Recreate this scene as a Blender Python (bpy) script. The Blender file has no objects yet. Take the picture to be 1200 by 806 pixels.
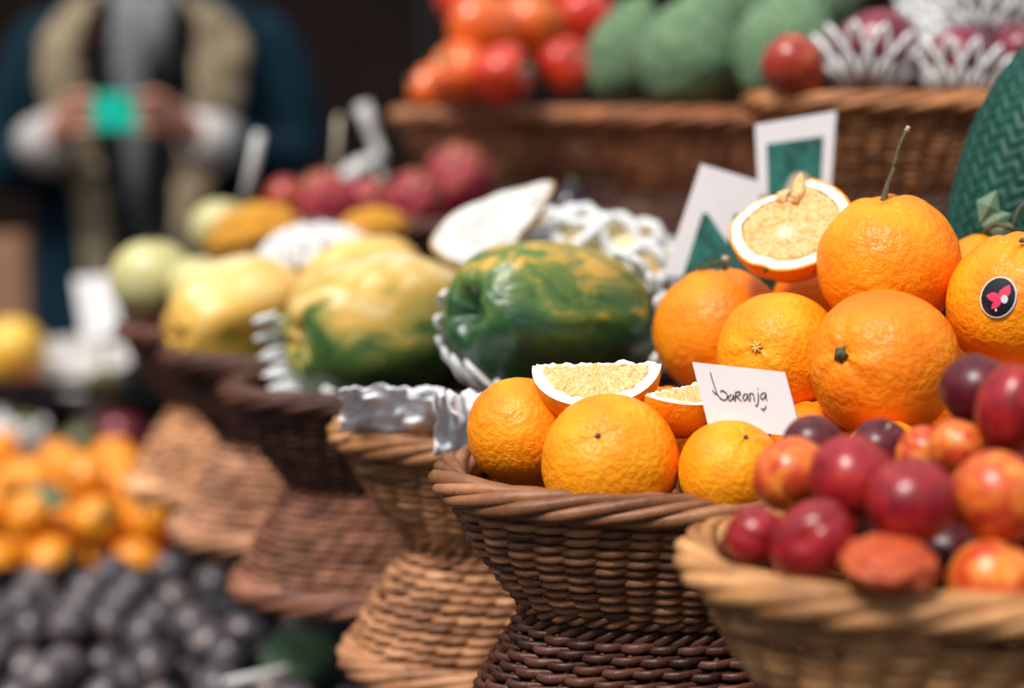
import bpy, bmesh, math, random
import numpy as np
from mathutils import Vector, Matrix, Quaternion, noise
random.seed(7)
RNG = np.random.RandomState(11)
C = bpy.context.scene.collection
PI = math.pi

# ------------------------------------------------------------------ camera
FPX = 2000.0; H = 1.25; PITCH = math.atan(263/2000)
cp, sp = math.cos(PITCH), math.sin(PITCH)
FWD = Vector((0, cp, -sp)); UP = Vector((0, sp, cp)); RT = Vector((1, 0, 0))
CAM = Vector((0, 0, H))
cam_d = bpy.data.cameras.new('camera'); cam = bpy.data.objects.new('camera', cam_d); C.objects.link(cam)
cam.location = CAM; cam.rotation_euler = (PI/2-PITCH, 0, 0)
cam_d.sensor_width = 36; cam_d.lens = 36*FPX/1200
cam_d.clip_start = .02; cam_d.clip_end = 100
cam_d.dof.use_dof = True; cam_d.dof.focus_distance = 0.985
APERTURE = 0.025
cam_d.dof.aperture_fstop = (cam_d.lens/1000)/APERTURE
bpy.context.scene.camera = cam

def W(px, py, Y):
    a = (px-600)/FPX; b = (403-py)/FPX
    d = FWD + RT*a + UP*b
    return CAM + d*(Y/d.y)
def depth(p): return (Vector(p)-CAM).dot(FWD)
def cv(dx, up, toward): return (RT*dx + UP*up - FWD*toward).normalized()
def zq(v, spin=0.0):
    return Vector(v).normalized().to_track_quat('Z', 'Y') @ Quaternion((0, 0, 1), spin)

# ------------------------------------------------------------------ materials
def nmat(name):
    m = bpy.data.materials.new(name); m.use_nodes = True
    nt = m.node_tree; b = nt.nodes['Principled BSDF']
    return m, nt, b
def setin(b, **k):
    names = dict(color='Base Color', rough='Roughness', spec='Specular IOR Level', coat='Coat Weight', coatr='Coat Roughness', sss='Subsurface Weight', metal='Metallic', trans='Transmission Weight', sheen='Sheen Weight')
    for a, v in k.items():
        if a == 'color': v = (*v, 1)
        b.inputs[names[a]].default_value = v
def N(nt, t, **k):
    n = nt.nodes.new(t)
    for a, v in k.items(): setattr(n, a, v)
    return n
def L(nt, a, b): nt.links.new(a, b)
def tex(nt, scale, detail=3, rough=.5, vec=None, dist=0):
    n = N(nt, 'ShaderNodeTexNoise'); n.inputs['Scale'].default_value = scale; n.inputs['Detail'].default_value = detail
    n.inputs['Roughness'].default_value = rough; n.inputs['Distortion'].default_value = dist
    if vec is not None: L(nt, vec, n.inputs['Vector'])
    return n.outputs['Fac']
def ramp(nt, fac, stops):
    r = N(nt, 'ShaderNodeValToRGB'); cr = r.color_ramp
    while len(cr.elements) < len(stops): cr.elements.new(.5)
    for e, (p, c) in zip(cr.elements, stops):
        e.position = p; e.color = (*c, 1) if len(c) == 3 else c
    L(nt, fac, r.inputs['Fac']); return r.outputs['Color']
def mixc(nt, fac, a, b, mode='MIX'):
    m = N(nt, 'ShaderNodeMix', data_type='RGBA', blend_type=mode)
    for s, v in ((m.inputs[0], fac), (m.inputs[6], a), (m.inputs[7], b)):
        if isinstance(v, (int, float)): s.default_value = v
        elif isinstance(v, tuple): s.default_value = (*v, 1)
        else: L(nt, v, s)
    return m.outputs[2]
def math_(nt, op, a, b=0.0, clamp=False):
    m = N(nt, 'ShaderNodeMath', operation=op, use_clamp=clamp)
    for s, v in ((m.inputs[0], a), (m.inputs[1], b)):
        if isinstance(v, (int, float)): s.default_value = v
        else: L(nt, v, s)
    return m.outputs[0]
def objco(nt): return N(nt, 'ShaderNodeTexCoord').outputs['Object']
def rnd(nt): return N(nt, 'ShaderNodeObjectInfo').outputs['Random']
def ocol(nt): return N(nt, 'ShaderNodeObjectInfo').outputs['Color']
def offco(nt):
    co = objco(nt); v = N(nt, 'ShaderNodeVectorMath', operation='ADD'); L(nt, co, v.inputs[0])
    m = math_(nt, 'MULTIPLY', rnd(nt), 37.0); cb = N(nt, 'ShaderNodeCombineXYZ'); L(nt, m, cb.inputs[0]); L(nt, m, cb.inputs[1])
    L(nt, cb.outputs[0], v.inputs[1]); return v.outputs[0]
def bump(nt, b, h, strength, dist=.01, prev=None):
    n = N(nt, 'ShaderNodeBump'); n.inputs['Strength'].default_value = strength; n.inputs['Distance'].default_value = dist
    L(nt, h, n.inputs['Height'])
    if prev is not None: L(nt, prev, n.inputs['Normal'])
    L(nt, n.outputs['Normal'], b.inputs['Normal']); return n.outputs['Normal']
def simple(name, color, rough=.6, nscale=None, var=.25, bmp=0, **k):
    m, nt, b = nmat(name); k.setdefault('spec', .12 if rough >= .7 else .4); setin(b, color=color, rough=rough, **k)
    if nscale:
        f = tex(nt, nscale, 4, .55, objco(nt))
        dark = tuple(c*(1-var) for c in color); lite = tuple(min(1, c*(1+var)) for c in color)
        L(nt, ramp(nt, f, [(.3, dark), (.7, lite)]), b.inputs['Base Color'])
        if bmp: bump(nt, b, f, bmp, .005)
    return m

def orange_peel():
    m, nt, b = nmat('orange_peel'); co = offco(nt)
    big = tex(nt, 1.3, 2, .5, co)
    col = ramp(nt, big, [(.3, (.90, .225, .003)), (.55, (.96, .30, .004)), (.75, (.98, .38, .010))])
    col = mixc(nt, 1.0, col, ocol(nt), 'MULTIPLY')
    sc = tex(nt, 3.1, 6, .75, co, .6)
    spot = ramp(nt, sc, [(.69, (0, 0, 0)), (.75, (1, 1, 1))])
    col = mixc(nt, math_(nt, 'MULTIPLY', spot, .55), col, (.30, .07, .012))
    pores = N(nt, 'ShaderNodeTexVoronoi'); pores.inputs['Scale'].default_value = 30; L(nt, co, pores.inputs['Vector'])
    pd = ramp(nt, pores.outputs['Distance'], [(.0, (0, 0, 0)), (.35, (1, 1, 1))])
    col = mixc(nt, .12, col, mixc(nt, 1.0, col, pd, 'MULTIPLY'))
    L(nt, col, b.inputs['Base Color'])
    setin(b, rough=.42, spec=.33)
    n1 = bump(nt, b, pd, .30, .010)
    med = tex(nt, 10, 2, .45, co); bump(nt, b, med, .16, .022, n1)
    return m
M = {}
M['peel'] = orange_peel()
def pulp_mat():
    m, nt, b = nmat('orange_pulp'); co = objco(nt)
    sx = N(nt, 'ShaderNodeSeparateXYZ'); L(nt, co, sx.inputs[0])
    yo = math_(nt, 'ADD', sx.outputs[1], .22); at = math_(nt, 'ARCTAN2', yo, sx.outputs[0])
    s = math_(nt, 'ABSOLUTE', math_(nt, 'SINE', math_(nt, 'MULTIPLY', at, 5.0)))
    r = math_(nt, 'SQRT', math_(nt, 'ADD', math_(nt, 'MULTIPLY', sx.outputs[0], sx.outputs[0]), math_(nt, 'MULTIPLY', yo, yo)))
    memb = math_(nt, 'MULTIPLY', s, r)
    line = ramp(nt, memb, [(.03, (1, 1, 1)), (.10, (0, 0, 0))])
    cb = N(nt, 'ShaderNodeCombineXYZ'); L(nt, math_(nt, 'MULTIPLY', at, 9.0), cb.inputs[0]); L(nt, math_(nt, 'MULTIPLY', r, 5.0), cb.inputs[1])
    v = N(nt, 'ShaderNodeTexVoronoi'); v.inputs['Scale'].default_value = 2.2; L(nt, cb.outputs[0], v.inputs['Vector'])
    f = tex(nt, 7, 4, .6, co)
    col = ramp(nt, f, [(.3, (.95, .38, .06)), (.55, (.96, .50, .15)), (.75, (.98, .70, .38))])
    col = mixc(nt, math_(nt, 'MULTIPLY', v.outputs['Distance'], .5, True), col, (.99, .80, .46))
    col = mixc(nt, math_(nt, 'MULTIPLY', line, .28), col, (.97, .86, .66))
    core = ramp(nt, r, [(.05, (1, 1, 1)), (.20, (0, 0, 0))]); col = mixc(nt, math_(nt, 'MULTIPLY', core, .7), col, (.97, .88, .70))
    L(nt, col, b.inputs['Base Color']); setin(b, rough=.28, spec=.45)
    n1 = bump(nt, b, v.outputs['Distance'], .35, .02); bump(nt, b, tex(nt, 16, 3, .6, co), .35, .02, n1)
    return m
M['pulp'] = pulp_mat()
M['pith'] = simple('orange_pith', (.93, .85, .68), .6, 14, .08, .4)
M['stem_green'] = simple('stem_green', (.07, .10, .045), .6, 40, .4, .5)
M['twig'] = simple('twig_bark', (.16, .135, .085), .75, 60, .5, .6)
M['twig_tip'] = simple('twig_tip', (.55, .48, .36), .8)
M['navel'] = simple('navel_scar', (.85, .50, .12), .7, 20, .3, .6)

def wicker():
    m, nt, b = nmat('wicker'); co = objco(nt)
    a = N(nt, 'ShaderNodeAttribute'); a.attribute_name = 'tone'
    f = tex(nt, 60, 5, .65, co)
    t = math_(nt, 'ADD', math_(nt, 'MULTIPLY', a.outputs['Fac'], .62), math_(nt, 'MULTIPLY', f, .5))
    k = ramp(nt, t, [(.2, (.24, .17, .14)), (.42, (.70, .62, .56)), (.66, (1.2, 1.15, 1.1)), (.95, (2.0, 2.15, 2.4))])
    col = mixc(nt, 1.0, ocol(nt), k, 'MULTIPLY')
    L(nt, col, b.inputs['Base Color']); setin(b, rough=.45, spec=.38)
    bump(nt, b, tex(nt, 220, 4, .6, co), .35, .002)
    return m
M['wicker'] = wicker()
def stone_fruit(name, stops, rough=.25, scale=1.6, coat=.3):
    m, nt, b = nmat(name); co = offco(nt)
    f = tex(nt, scale, 4, .6, co, .5); f2 = tex(nt, 30, 3, .7, co)
    t = math_(nt, 'ADD', math_(nt, 'MULTIPLY', f, .85), math_(nt, 'MULTIPLY', f2, .15))
    L(nt, ramp(nt, t, stops), b.inputs['Base Color']); setin(b, rough=rough, spec=.42, coat=coat, coatr=.35)
    return m
M['nect_red'] = stone_fruit('nectarine_red', [(.3, (.09, .004, .008)), (.48, (.27, .008, .013)), (.64, (.42, .022, .018)), (.8, (.65, .13, .03))], .3, 1.8, .15)
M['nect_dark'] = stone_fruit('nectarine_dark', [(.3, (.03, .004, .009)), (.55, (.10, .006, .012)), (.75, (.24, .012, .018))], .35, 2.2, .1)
M['nect_orange'] = stone_fruit('nectarine_orange', [(.32, (.36, .012, .012)), (.46, (.58, .06, .015)), (.62, (.80, .25, .03)), (.8, (.88, .46, .10))], .32, 1.5, .15)
M['nect_dull'] = stone_fruit('nectarine_dull', [(.3, (.36, .03, .012)), (.55, (.55, .09, .022)), (.8, (.68, .20, .06))], .5, 2.5, 0)
def papaya(name, stops, rough=.32, zw=.33):
    m, nt, b = nmat(name); co = offco(nt)
    sx = N(nt, 'ShaderNodeSeparateXYZ'); L(nt, objco(nt), sx.inputs[0])
    mp = N(nt, 'ShaderNodeMapping'); mp.inputs['Scale'].default_value = (1, 1, .45); L(nt, co, mp.inputs['Vector'])
    f = tex(nt, 1.9, 5, .6, mp.outputs[0], .8)
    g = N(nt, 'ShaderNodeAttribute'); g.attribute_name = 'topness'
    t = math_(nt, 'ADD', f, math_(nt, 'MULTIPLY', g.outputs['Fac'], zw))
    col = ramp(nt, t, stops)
    sp_ = tex(nt, 16, 4, .7, co); dots = ramp(nt, sp_, [(.62, (0, 0, 0)), (.68, (1, 1, 1))])
    col = mixc(nt, math_(nt, 'MULTIPLY', dots, .55), col, (.02, .045, .025))
    L(nt, col, b.inputs['Base Color']); setin(b, rough=rough, spec=.45, coat=.15, coatr=.3)
    bump(nt, b, f, .15, .05)
    return m
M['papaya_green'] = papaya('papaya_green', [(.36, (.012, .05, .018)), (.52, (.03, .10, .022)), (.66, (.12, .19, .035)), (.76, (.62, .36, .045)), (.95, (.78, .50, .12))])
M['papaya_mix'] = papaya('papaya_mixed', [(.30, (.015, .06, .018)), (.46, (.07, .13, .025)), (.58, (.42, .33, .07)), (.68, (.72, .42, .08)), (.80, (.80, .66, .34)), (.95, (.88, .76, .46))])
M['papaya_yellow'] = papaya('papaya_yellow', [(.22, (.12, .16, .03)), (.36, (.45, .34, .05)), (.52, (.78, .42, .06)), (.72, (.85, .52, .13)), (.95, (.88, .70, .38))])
M['foam'] = simple('white_foam', (.78, .78, .78), .7, 60, .06, .2)
M['foam_green'] = simple('green_foam', (.004, .060, .042), .6, 40, .25, .3)
M['paper'] = simple('white_paper', (.90, .90, .92), .8, 30, .04, .15)
M['card'] = simple('card_paper', (.74, .69, .70), .7, 8, .03)
M['ink'] = simple('ink', (.02, .01, .03), .5)
M['black'] = simple('sticker_black', (.01, .01, .012), .25, coat=.5)
M['pink'] = simple('sticker_pink', (.75, .05, .12), .3)
M['silver'] = simple('sticker_silver', (.65, .68, .72), .25)
M['dark_wood'] = simple('dark_wood', (.014, .008, .006), .7, 8, .5, .3)
M['wood'] = simple('pale_wood', (.26, .12, .06), .7, 9, .4, .3)
M['back_wood'] = simple('back_boards', (.010, .0045, .003), .8, 3, .6, .2)
M['floor'] = simple('paving', (.05, .05, .055), .85, 5, .3, .3)
M['crate'] = simple('dark_crate', (.006, .008, .010), .75, 20, .3)
M['melon'] = stone_fruit('pale_melon', [(.3, (.46, .42, .15)), (.55, (.60, .54, .24)), (.8, (.72, .66, .36))], .35, 1.2, .2)
M['dragon'] = stone_fruit('dragon_fruit', [(.3, (.15, .006, .02)), (.5, (.36, .015, .045)), (.65, (.50, .06, .09)), (.8, (.42, .20, .10))], .55, 2.2, .1)
M['pepper'] = stone_fruit('pepper_red', [(.3, (.38, .008, .008)), (.5, (.66, .03, .012)), (.7, (.85, .10, .02))], .2, 1.2, .5)
M['pepper_o'] = stone_fruit('pepper_orange', [(.3, (.66, .05, .01)), (.5, (.85, .14, .015)), (.75, (.9, .30, .03))], .2, 1.2, .5)
M['mango_red'] = stone_fruit('mango_red', [(.3, (.20, .012, .015)), (.5, (.38, .03, .02)), (.66, (.55, .13, .03)), (.8, (.5, .3, .06))], .3, 1.3, .2)
M['mango_purple'] = stone_fruit('mango_purple', [(.3, (.06, .008, .018)), (.55, (.22, .015, .035)), (.8, (.32, .10, .05))], .3, 1.2, .2)
M['mango_dark'] = stone_fruit('mango_dark', [(.3, (.06, .02, .02)), (.5, (.10, .10, .03)), (.8, (.24, .24, .08))], .4, 1.3, .1)
M['persimmon'] = stone_fruit('persimmon', [(.3, (.85, .22, .01)), (.55, (.93, .33, .015)), (.8, (.95, .42, .03))], .35, 1.2, .1)
M['passion'] = stone_fruit('passion_fruit', [(.3, (.022, .022, .032)), (.5, (.075, .065, .075)), (.7, (.26, .19, .175))], .34, .8, .1)
def bumpy(name, c1, c2, scale=7):
    m, nt, b = nmat(name); co = offco(nt)
    f = tex(nt, scale, 3, .6, co)
    L(nt, ramp(nt, f, [(.35, c1), (.65, c2)]), b.inputs['Base Color']); setin(b, rough=.5, spec=.35)
    bump(nt, b, f, .6, .035); return m
M['avocado'] = bumpy('green_pebbled_skin', (.06, .15, .08), (.28, .42, .22))
M['leaf'] = simple('leaf', (.05, .14, .06), .5, 20, .35, .2)
M['calyx'] = simple('pale_leaf', (.16, .26, .15), .6, 30, .3, .3)
M['white_flesh'] = simple('white_flesh', (.64, .62, .59), .6, 60, .20, .8)
M['rind_tan'] = simple('tan_rind', (.50, .30, .12), .6, 20, .3)
M['rind_green'] = simple('dark_green_rind', (.02, .07, .04), .5, 12, .4)
M['plastic_white'] = simple('white_plastic', (.62, .62, .60), .4)
M['eggplant'] = simple('dark_purple_skin', (.02, .010, .022), .25, 4, .4)
M['gourd_orange'] = bumpy('orange_warty_skin', (.80, .28, .02), (.95, .50, .06), 9)
M['coat'] = simple('teal_coat', (.002, .016, .028), .8, 14, .3, .3)
M['shearling'] = simple('beige_shearling', (.27, .21, .135), .95, 26, .45, .9)
M['sweater'] = simple('dark_sweater', (.03, .035, .04), .9, 30, .3, .3)
M['trousers'] = simple('dark_trousers', (.008, .014, .022), .85, 20, .3)
M['scarf'] = simple('grey_scarf', (.16, .165, .17), .9, 30, .3, .4)
M['cuff'] = simple('pale_cuff', (.50, .46, .44), .9, 30, .2)
M['skin'] = simple('skin', (.50, .22, .15), .55, 12, .12, 0, sss=.1)
M['hair'] = simple('brown_hair', (.04, .022, .012), .6, 50, .4, .4)
M['eye'] = simple('eye', (.05, .03, .02), .2)
M['lips'] = simple('lips', (.38, .10, .09), .5)
M['teal_case'] = simple('teal_phone_case', (.01, .62, .44), .3, coat=.4)
M['shoe'] = simple('shoe_leather', (.015, .012, .012), .5)
M['box_tan'] = simple('tan_board', (.38, .20, .12), .75, 6, .3)
def card_art():
    m, nt, b = nmat('green_print'); co = objco(nt)
    f = tex(nt, 55, 3, .6, co, .5)
    L(nt, ramp(nt, f, [(.35, (.004, .045, .035)), (.55, (.02, .16, .12)), (.75, (.12, .36, .28))]), b.inputs['Base Color']); setin(b, rough=.45)
    return m
M['print'] = card_art()
M['print_pale'] = simple('pale_print', (.55, .45, .33), .5)

# ------------------------------------------------------------------ mesh helpers
class MB:
    def __init__(s): s.v = []; s.f = []; s.t = []; s.n = 0
    def add(s, v, f, tone=None):
        v = np.asarray(v, float); s.v.append(v); f = [tuple(int(i)+s.n for i in q) for q in f]; s.f += f
        s.t.append(np.zeros(len(v)) if tone is None else np.asarray(tone, float)*np.ones(len(v))); s.n += len(v)
    def tube(s, pts, rad, sides=8, closed=False, tone=None, ref=None, cap=True, flat=1.0):
        P = np.asarray(pts, float); n = len(P); rad = np.ones(n)*rad
        if closed: T = np.roll(P, -1, 0)-np.roll(P, 1, 0)
        else: T = np.gradient(P, axis=0)
        T /= np.linalg.norm(T, axis=1)[:, None]+1e-12
        if ref is not None:
            A = np.cross(T, np.asarray(ref, float)); A /= np.linalg.norm(A, axis=1)[:, None]+1e-12
        else:
            A = np.zeros_like(P); a = np.cross(T[0], [0, 0, 1.0])
            if np.linalg.norm(a) < 1e-3: a = np.cross(T[0], [0, 1.0, 0])
            for i in range(n):
                a = a-T[i]*a.dot(T[i]); a = a/np.linalg.norm(a); A[i] = a
        B = np.cross(T, A)
        th = np.linspace(0, 2*PI, sides, endpoint=False)
        V = P[:, None]+rad[:, None, None]*(A[:, None]*np.cos(th)[None, :, None]+B[:, None]*np.sin(th)[None, :, None]*flat)
        F = []
        m = n if closed else n-1
        for i in range(m):
            j = (i+1) % n
            for k in range(sides):
                l = (k+1) % sides
                F.append((i*sides+k, i*sides+l, j*sides+l, j*sides+k))
        if not closed and cap:
            F.append(tuple(range(sides-1, -1, -1))); F.append(tuple((n-1)*sides+k for k in range(sides)))
        tt = None
        if tone is not None: tt = np.repeat(np.ones(n)*tone, sides)
        s.add(V.reshape(-1, 3), F, tt)
    def box(s, c, h, rot=None, tone=0):
        c = Vector(c); vs = []
        for x in (-1, 1):
            for y in (-1, 1):
                for z in (-1, 1):
                    v = Vector((x*h[0], y*h[1], z*h[2]))
                    if rot is not None: v = rot @ v
                    vs.append(c+v)
        s.add(vs, [(0, 1, 3, 2), (4, 6, 7, 5), (0, 4, 5, 1), (2, 3, 7, 6), (0, 2, 6, 4), (1, 5, 7, 3)], tone)
    def mesh(s, name, mat, smooth=True, attr='tone'):
        me = bpy.data.meshes.new(name)
        me.from_pydata(np.concatenate(s.v).tolist() if s.v else [], [], s.f); me.update()
        if smooth: me.polygons.foreach_set('use_smooth', [True]*len(me.polygons))
        a = me.attributes.new(attr, 'FLOAT', 'POINT'); a.data.foreach_set('value', np.concatenate(s.t))
        me.materials.append(mat)
        bm = bmesh.new(); bm.from_mesh(me); bmesh.ops.recalc_face_normals(bm, faces=bm.faces); bm.to_mesh(me); bm.free()
        return me
def obj(name, me, parent=None, loc=None, rot=None, scale=None):
    o = bpy.data.objects.new(name, me); C.objects.link(o)
    if parent: o.parent = parent
    if loc is not None: o.location = loc
    if rot is not None:
        o.rotation_mode = 'QUATERNION'; o.rotation_quaternion = rot
    if scale is not None: o.scale = (scale,)*3 if isinstance(scale, (int, float)) else scale
    return o
def tag(o, label=None, cat=None, group=None, kind=None):
    if label: o['label'] = label
    if cat: o['category'] = cat
    if group: o['group'] = group
    if kind: o['kind'] = kind
    return o
def thing(name, label, cat, loc=(0, 0, 0), group=None, rot=None):
    o = bpy.data.objects.new(name, None); C.objects.link(o); o.location = loc; o.empty_display_size = .02
    if rot is not None: o.rotation_mode = 'QUATERNION'; o.rotation_quaternion = rot
    return tag(o, label, cat, group)
def clone(root, **k):
    r = root.copy(); C.objects.link(r)
    for ch in root.children:
        c = ch.copy(); C.objects.link(c); c.parent = r
        for g in ch.children:
            d = g.copy(); C.objects.link(d); d.parent = c
    if 'group' in r.keys(): del r['group']
    return r
def bevel_box(name, h, mat, bev=.003, c=(0, 0, 0)):
    bm = bmesh.new(); bmesh.ops.create_cube(bm, size=2)
    for v in bm.verts: v.co = Vector((v.co.x*h[0]+c[0], v.co.y*h[1]+c[1], v.co.z*h[2]+c[2]))
    bmesh.ops.bevel(bm, geom=bm.edges[:], offset=bev, segments=2, affect='EDGES')
    me = bpy.data.meshes.new(name); bm.to_mesh(me); bm.free(); me.materials.append(mat); return me

def ball(name, mat, fn, nu=64, nv=44, topfn=None, attr='topness'):
    """closed surface of revolution-like body, fn(theta, phi)->(rho, z); poles on z"""
    V = []; T = []
    for i in range(nv+1):
        th = PI*i/nv
        for j in range(nu):
            ph = 2*PI*j/nu
            rho, z = fn(th, ph)
            if i in (0, nv): rho = 0
            V.append((rho*math.cos(ph), rho*math.sin(ph), z)); T.append(topfn(th, ph) if topfn else 0)
            if i in (0, nv): break
    F = []
    def ix(i, j):
        if i == 0: return 0
        if i == nv: return 1+(nv-1)*nu
        return 1+(i-1)*nu+(j % nu)
    for i in range(nv):
        for j in range(nu):
            a, b, c, d = ix(i, j), ix(i+1, j), ix(i+1, j+1), ix(i, j+1)
            q = [a]
            for x in (b, c, d):
                if x not in q: q.append(x)
            F.append(tuple(q))
    mb = MB(); mb.add(V, F); mb.t = [np.array(T, float)]
    return mb.mesh(name, mat, attr=attr)
def nz(v, s, seed): return noise.noise(Vector((v[0]*s+seed*7.3, v[1]*s-seed*3.1, v[2]*s+seed)))

# ------------------------------------------------------------------ wicker baskets
def superloop(hw, hd, n=2.7, cnt=2000):
    t = np.linspace(0, 2*PI, cnt, endpoint=False); c, s = np.cos(t), np.sin(t)
    return np.stack([hw*np.sign(c)*np.abs(c)**(2/n), hd*np.sign(s)*np.abs(s)**(2/n)], 1)
def resample(loop, cnt):
    Q = np.vstack([loop, loop[:1]]); seg = np.linalg.norm(np.diff(Q, axis=0), axis=1); s = np.concatenate([[0], np.cumsum(seg)])
    u = np.linspace(0, s[-1], cnt, endpoint=False)
    return np.stack([np.interp(u, s, Q[:, 0]), np.interp(u, s, Q[:, 1])], 1), s[-1]
HW, HD, BW, BD, BH = .19, .0925, .146, .062, .083
def basket_meshes(seed, stakes=50, rows=11, rodr=.0027, amp=.0044):
    rg = np.random.RandomState(seed)
    per = 7; n = stakes*per
    top, Ltop = resample(superloop(HW-.004, HD-.004), n); bot, _ = resample(superloop(BW, BD), n)
    def level(t): return bot*(1-t)+top*t
    def bulge(t): return t+.10*math.sin(PI*t)
    def normals(P):
        T = np.roll(P, -1, 0)-np.roll(P, 1, 0); T /= np.linalg.norm(T, axis=1)[:, None]
        return np.stack([T[:, 1], -T[:, 0]], 1)
    wv = MB(); idx = np.arange(n)/per
    # stakes
    for k in range(stakes):
        ts = np.linspace(.0, 1.0, 7); pts = []
        for t in ts:
            p = level(bulge(t))[k*per]; pts.append((p[0], p[1], .004+t*(BH-.012)))
        wv.tube(pts, .0022, 6, tone=rg.uniform(.1, .6))
    for r in range(rows):
        t = (r+.5)/rows; P = level(bulge(t)); Nn = normals(P); rowtone = rg.uniform(-.1, .1)
        dz = (BH-.018)/rows; q = np.linspace(-.95, .95, 11)
        for k in range(stakes):
            ctr = k+.13*r+rg.uniform(-.05, .05); u = (ctr+q*rg.uniform(.96, 1.06))*per
            i0 = np.floor(u).astype(int); fr = (u-i0)[:, None]
            Pp = P[i0 % n]*(1-fr)+P[(i0+1) % n]*fr; Np = Nn[i0 % n]
            off = amp*(np.cos(q*PI*.98)*.75+.25)+rg.uniform(-.0004, .0004)
            z = .006+t*(BH-.018)+q*dz*.26+rg.uniform(-.0005, .0005)
            rr = rodr*(1-.50*np.abs(q)**2)*rg.uniform(.88, 1.08)
            wv.tube(np.column_stack([Pp+Np*off[:, None], z]), rr, 8, tone=float(np.clip(.46+rowtone+rg.uniform(-.36, .36)+(.35 if rg.uniform() < .06 else 0), 0, 1)), ref=(0, 0, 1), cap=False)
    weave = wv.mesh('basket_weave', M['wicker'])
    # rolled rim
    rb = MB(); m = 700
    loop, Lr = resample(superloop(HW, HD), m); Nn = normals(loop)
    strands = 6; turns = 5
    s = np.arange(m)/m
    for k in range(strands):
        th = 2*PI*(k/strands)+2*PI*turns*s
        Rn, Rz = .0074, .0062
        wob = 1+.10*np.interp(s*60, np.arange(61), rg.uniform(-1, 1, 61))
        pts = np.column_stack([loop+Nn*(np.cos(th)*Rn*wob)[:, None], BH-.006+np.sin(th)*Rz*wob])
        tn = np.clip(rg.uniform(.3, .8)+.28*np.interp(s*40, np.arange(41), rg.uniform(-1, 1, 41)), 0, 1)
        rb.tube(pts, .0041*(1+.10*rg.uniform(-1, 1))*(1+.16*np.interp(s*34, np.arange(35), rg.uniform(-1, 1, 35))), 8, closed=True, tone=tn)
    rim = rb.mesh('basket_rim', M['wicker'])
    bb = MB(); loop, Lr = resample(superloop(BW, BD), 360); Nn = normals(loop); s = np.arange(360)/360
    for k in range(3):
        th = 2*PI*k/3+2*PI*22*s
        pts = np.column_stack([loop+Nn*(np.cos(th)*.003)[:, None], .0045+np.sin(th)*.0028])
        bb.tube(pts, .0026, 6, closed=True, tone=rg.uniform(.25, .6))
    x = -BW+.004
    while x < BW-.003:
        yy = BD*(1-abs(x/BW)**2.7)**(1/2.7)
        bb.tube([(x, -yy, .004), (x, -yy*.3, .0035), (x, yy*.3, .0045), (x, yy, .004)], .0024, 6, tone=rg.uniform(.2, .6)); x += .0045
    for y in (-.03, 0, .03): bb.tube([(-BW*.9, y, .0045), (0, y, .0048), (BW*.9, y, .0045)], .003, 6, tone=.4)
    base = bb.mesh('basket_base', M['wicker'])
    return weave, rim, base
BM = [basket_meshes(3), basket_meshes(8, stakes=46, rows=12, rodr=.0024, amp=.0044)]
def basket(label, cx, cy, z, color, flip=False, rz=0, var=0, group=None, zs=1.0):
    t = thing('wicker_basket', label, 'basket', (cx, cy, z), group)
    q = Quaternion((0, 0, 1), rz)
    t.scale = (1, 1, zs)
    if flip: t.location.z = z+BH*zs; q = q @ Quaternion((1, 0, 0), PI)
    t.rotation_mode = 'QUATERNION'; t.rotation_quaternion = q
    for nm, me in zip(('weave', 'rim', 'base'), BM[var]):
        o = obj(nm, me, t); o.color = (*color, 1)
    return t
def rowx(Y): return -.0425-.4835*(Y-1.0)      # aisle edge of the lower row
def rim_z(h): return H-h
SHELF1 = H-.39
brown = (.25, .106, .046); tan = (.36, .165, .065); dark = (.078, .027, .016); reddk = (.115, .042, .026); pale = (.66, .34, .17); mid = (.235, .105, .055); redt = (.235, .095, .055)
# (Y, left edge px, rim drop below eye, colour, label, lower colour, lower label)
row = [
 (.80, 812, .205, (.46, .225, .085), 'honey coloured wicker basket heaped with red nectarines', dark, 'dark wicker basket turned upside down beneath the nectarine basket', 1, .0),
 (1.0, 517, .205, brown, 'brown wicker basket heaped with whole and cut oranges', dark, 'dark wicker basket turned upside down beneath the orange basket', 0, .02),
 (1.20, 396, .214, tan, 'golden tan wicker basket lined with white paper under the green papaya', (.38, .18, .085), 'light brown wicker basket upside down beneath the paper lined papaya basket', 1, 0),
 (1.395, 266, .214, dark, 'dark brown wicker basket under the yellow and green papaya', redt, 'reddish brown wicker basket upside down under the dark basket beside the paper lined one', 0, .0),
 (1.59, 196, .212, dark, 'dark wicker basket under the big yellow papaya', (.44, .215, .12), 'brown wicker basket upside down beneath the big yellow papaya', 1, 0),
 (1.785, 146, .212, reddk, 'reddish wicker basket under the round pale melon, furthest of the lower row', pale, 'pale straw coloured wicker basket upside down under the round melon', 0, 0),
]
centers = []
for (Y, lp, h, colr, lab, colr2, lab2, var, rz) in row:
    x0 = W(lp, 403, Y).x; cx = x0+HW+.004
    basket(lab, cx, Y, H-h-BH, colr, rz=rz, var=var)
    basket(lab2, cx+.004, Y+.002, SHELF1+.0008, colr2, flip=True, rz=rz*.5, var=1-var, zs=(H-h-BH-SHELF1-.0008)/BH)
    centers.append((cx, Y, H-h))
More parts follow.
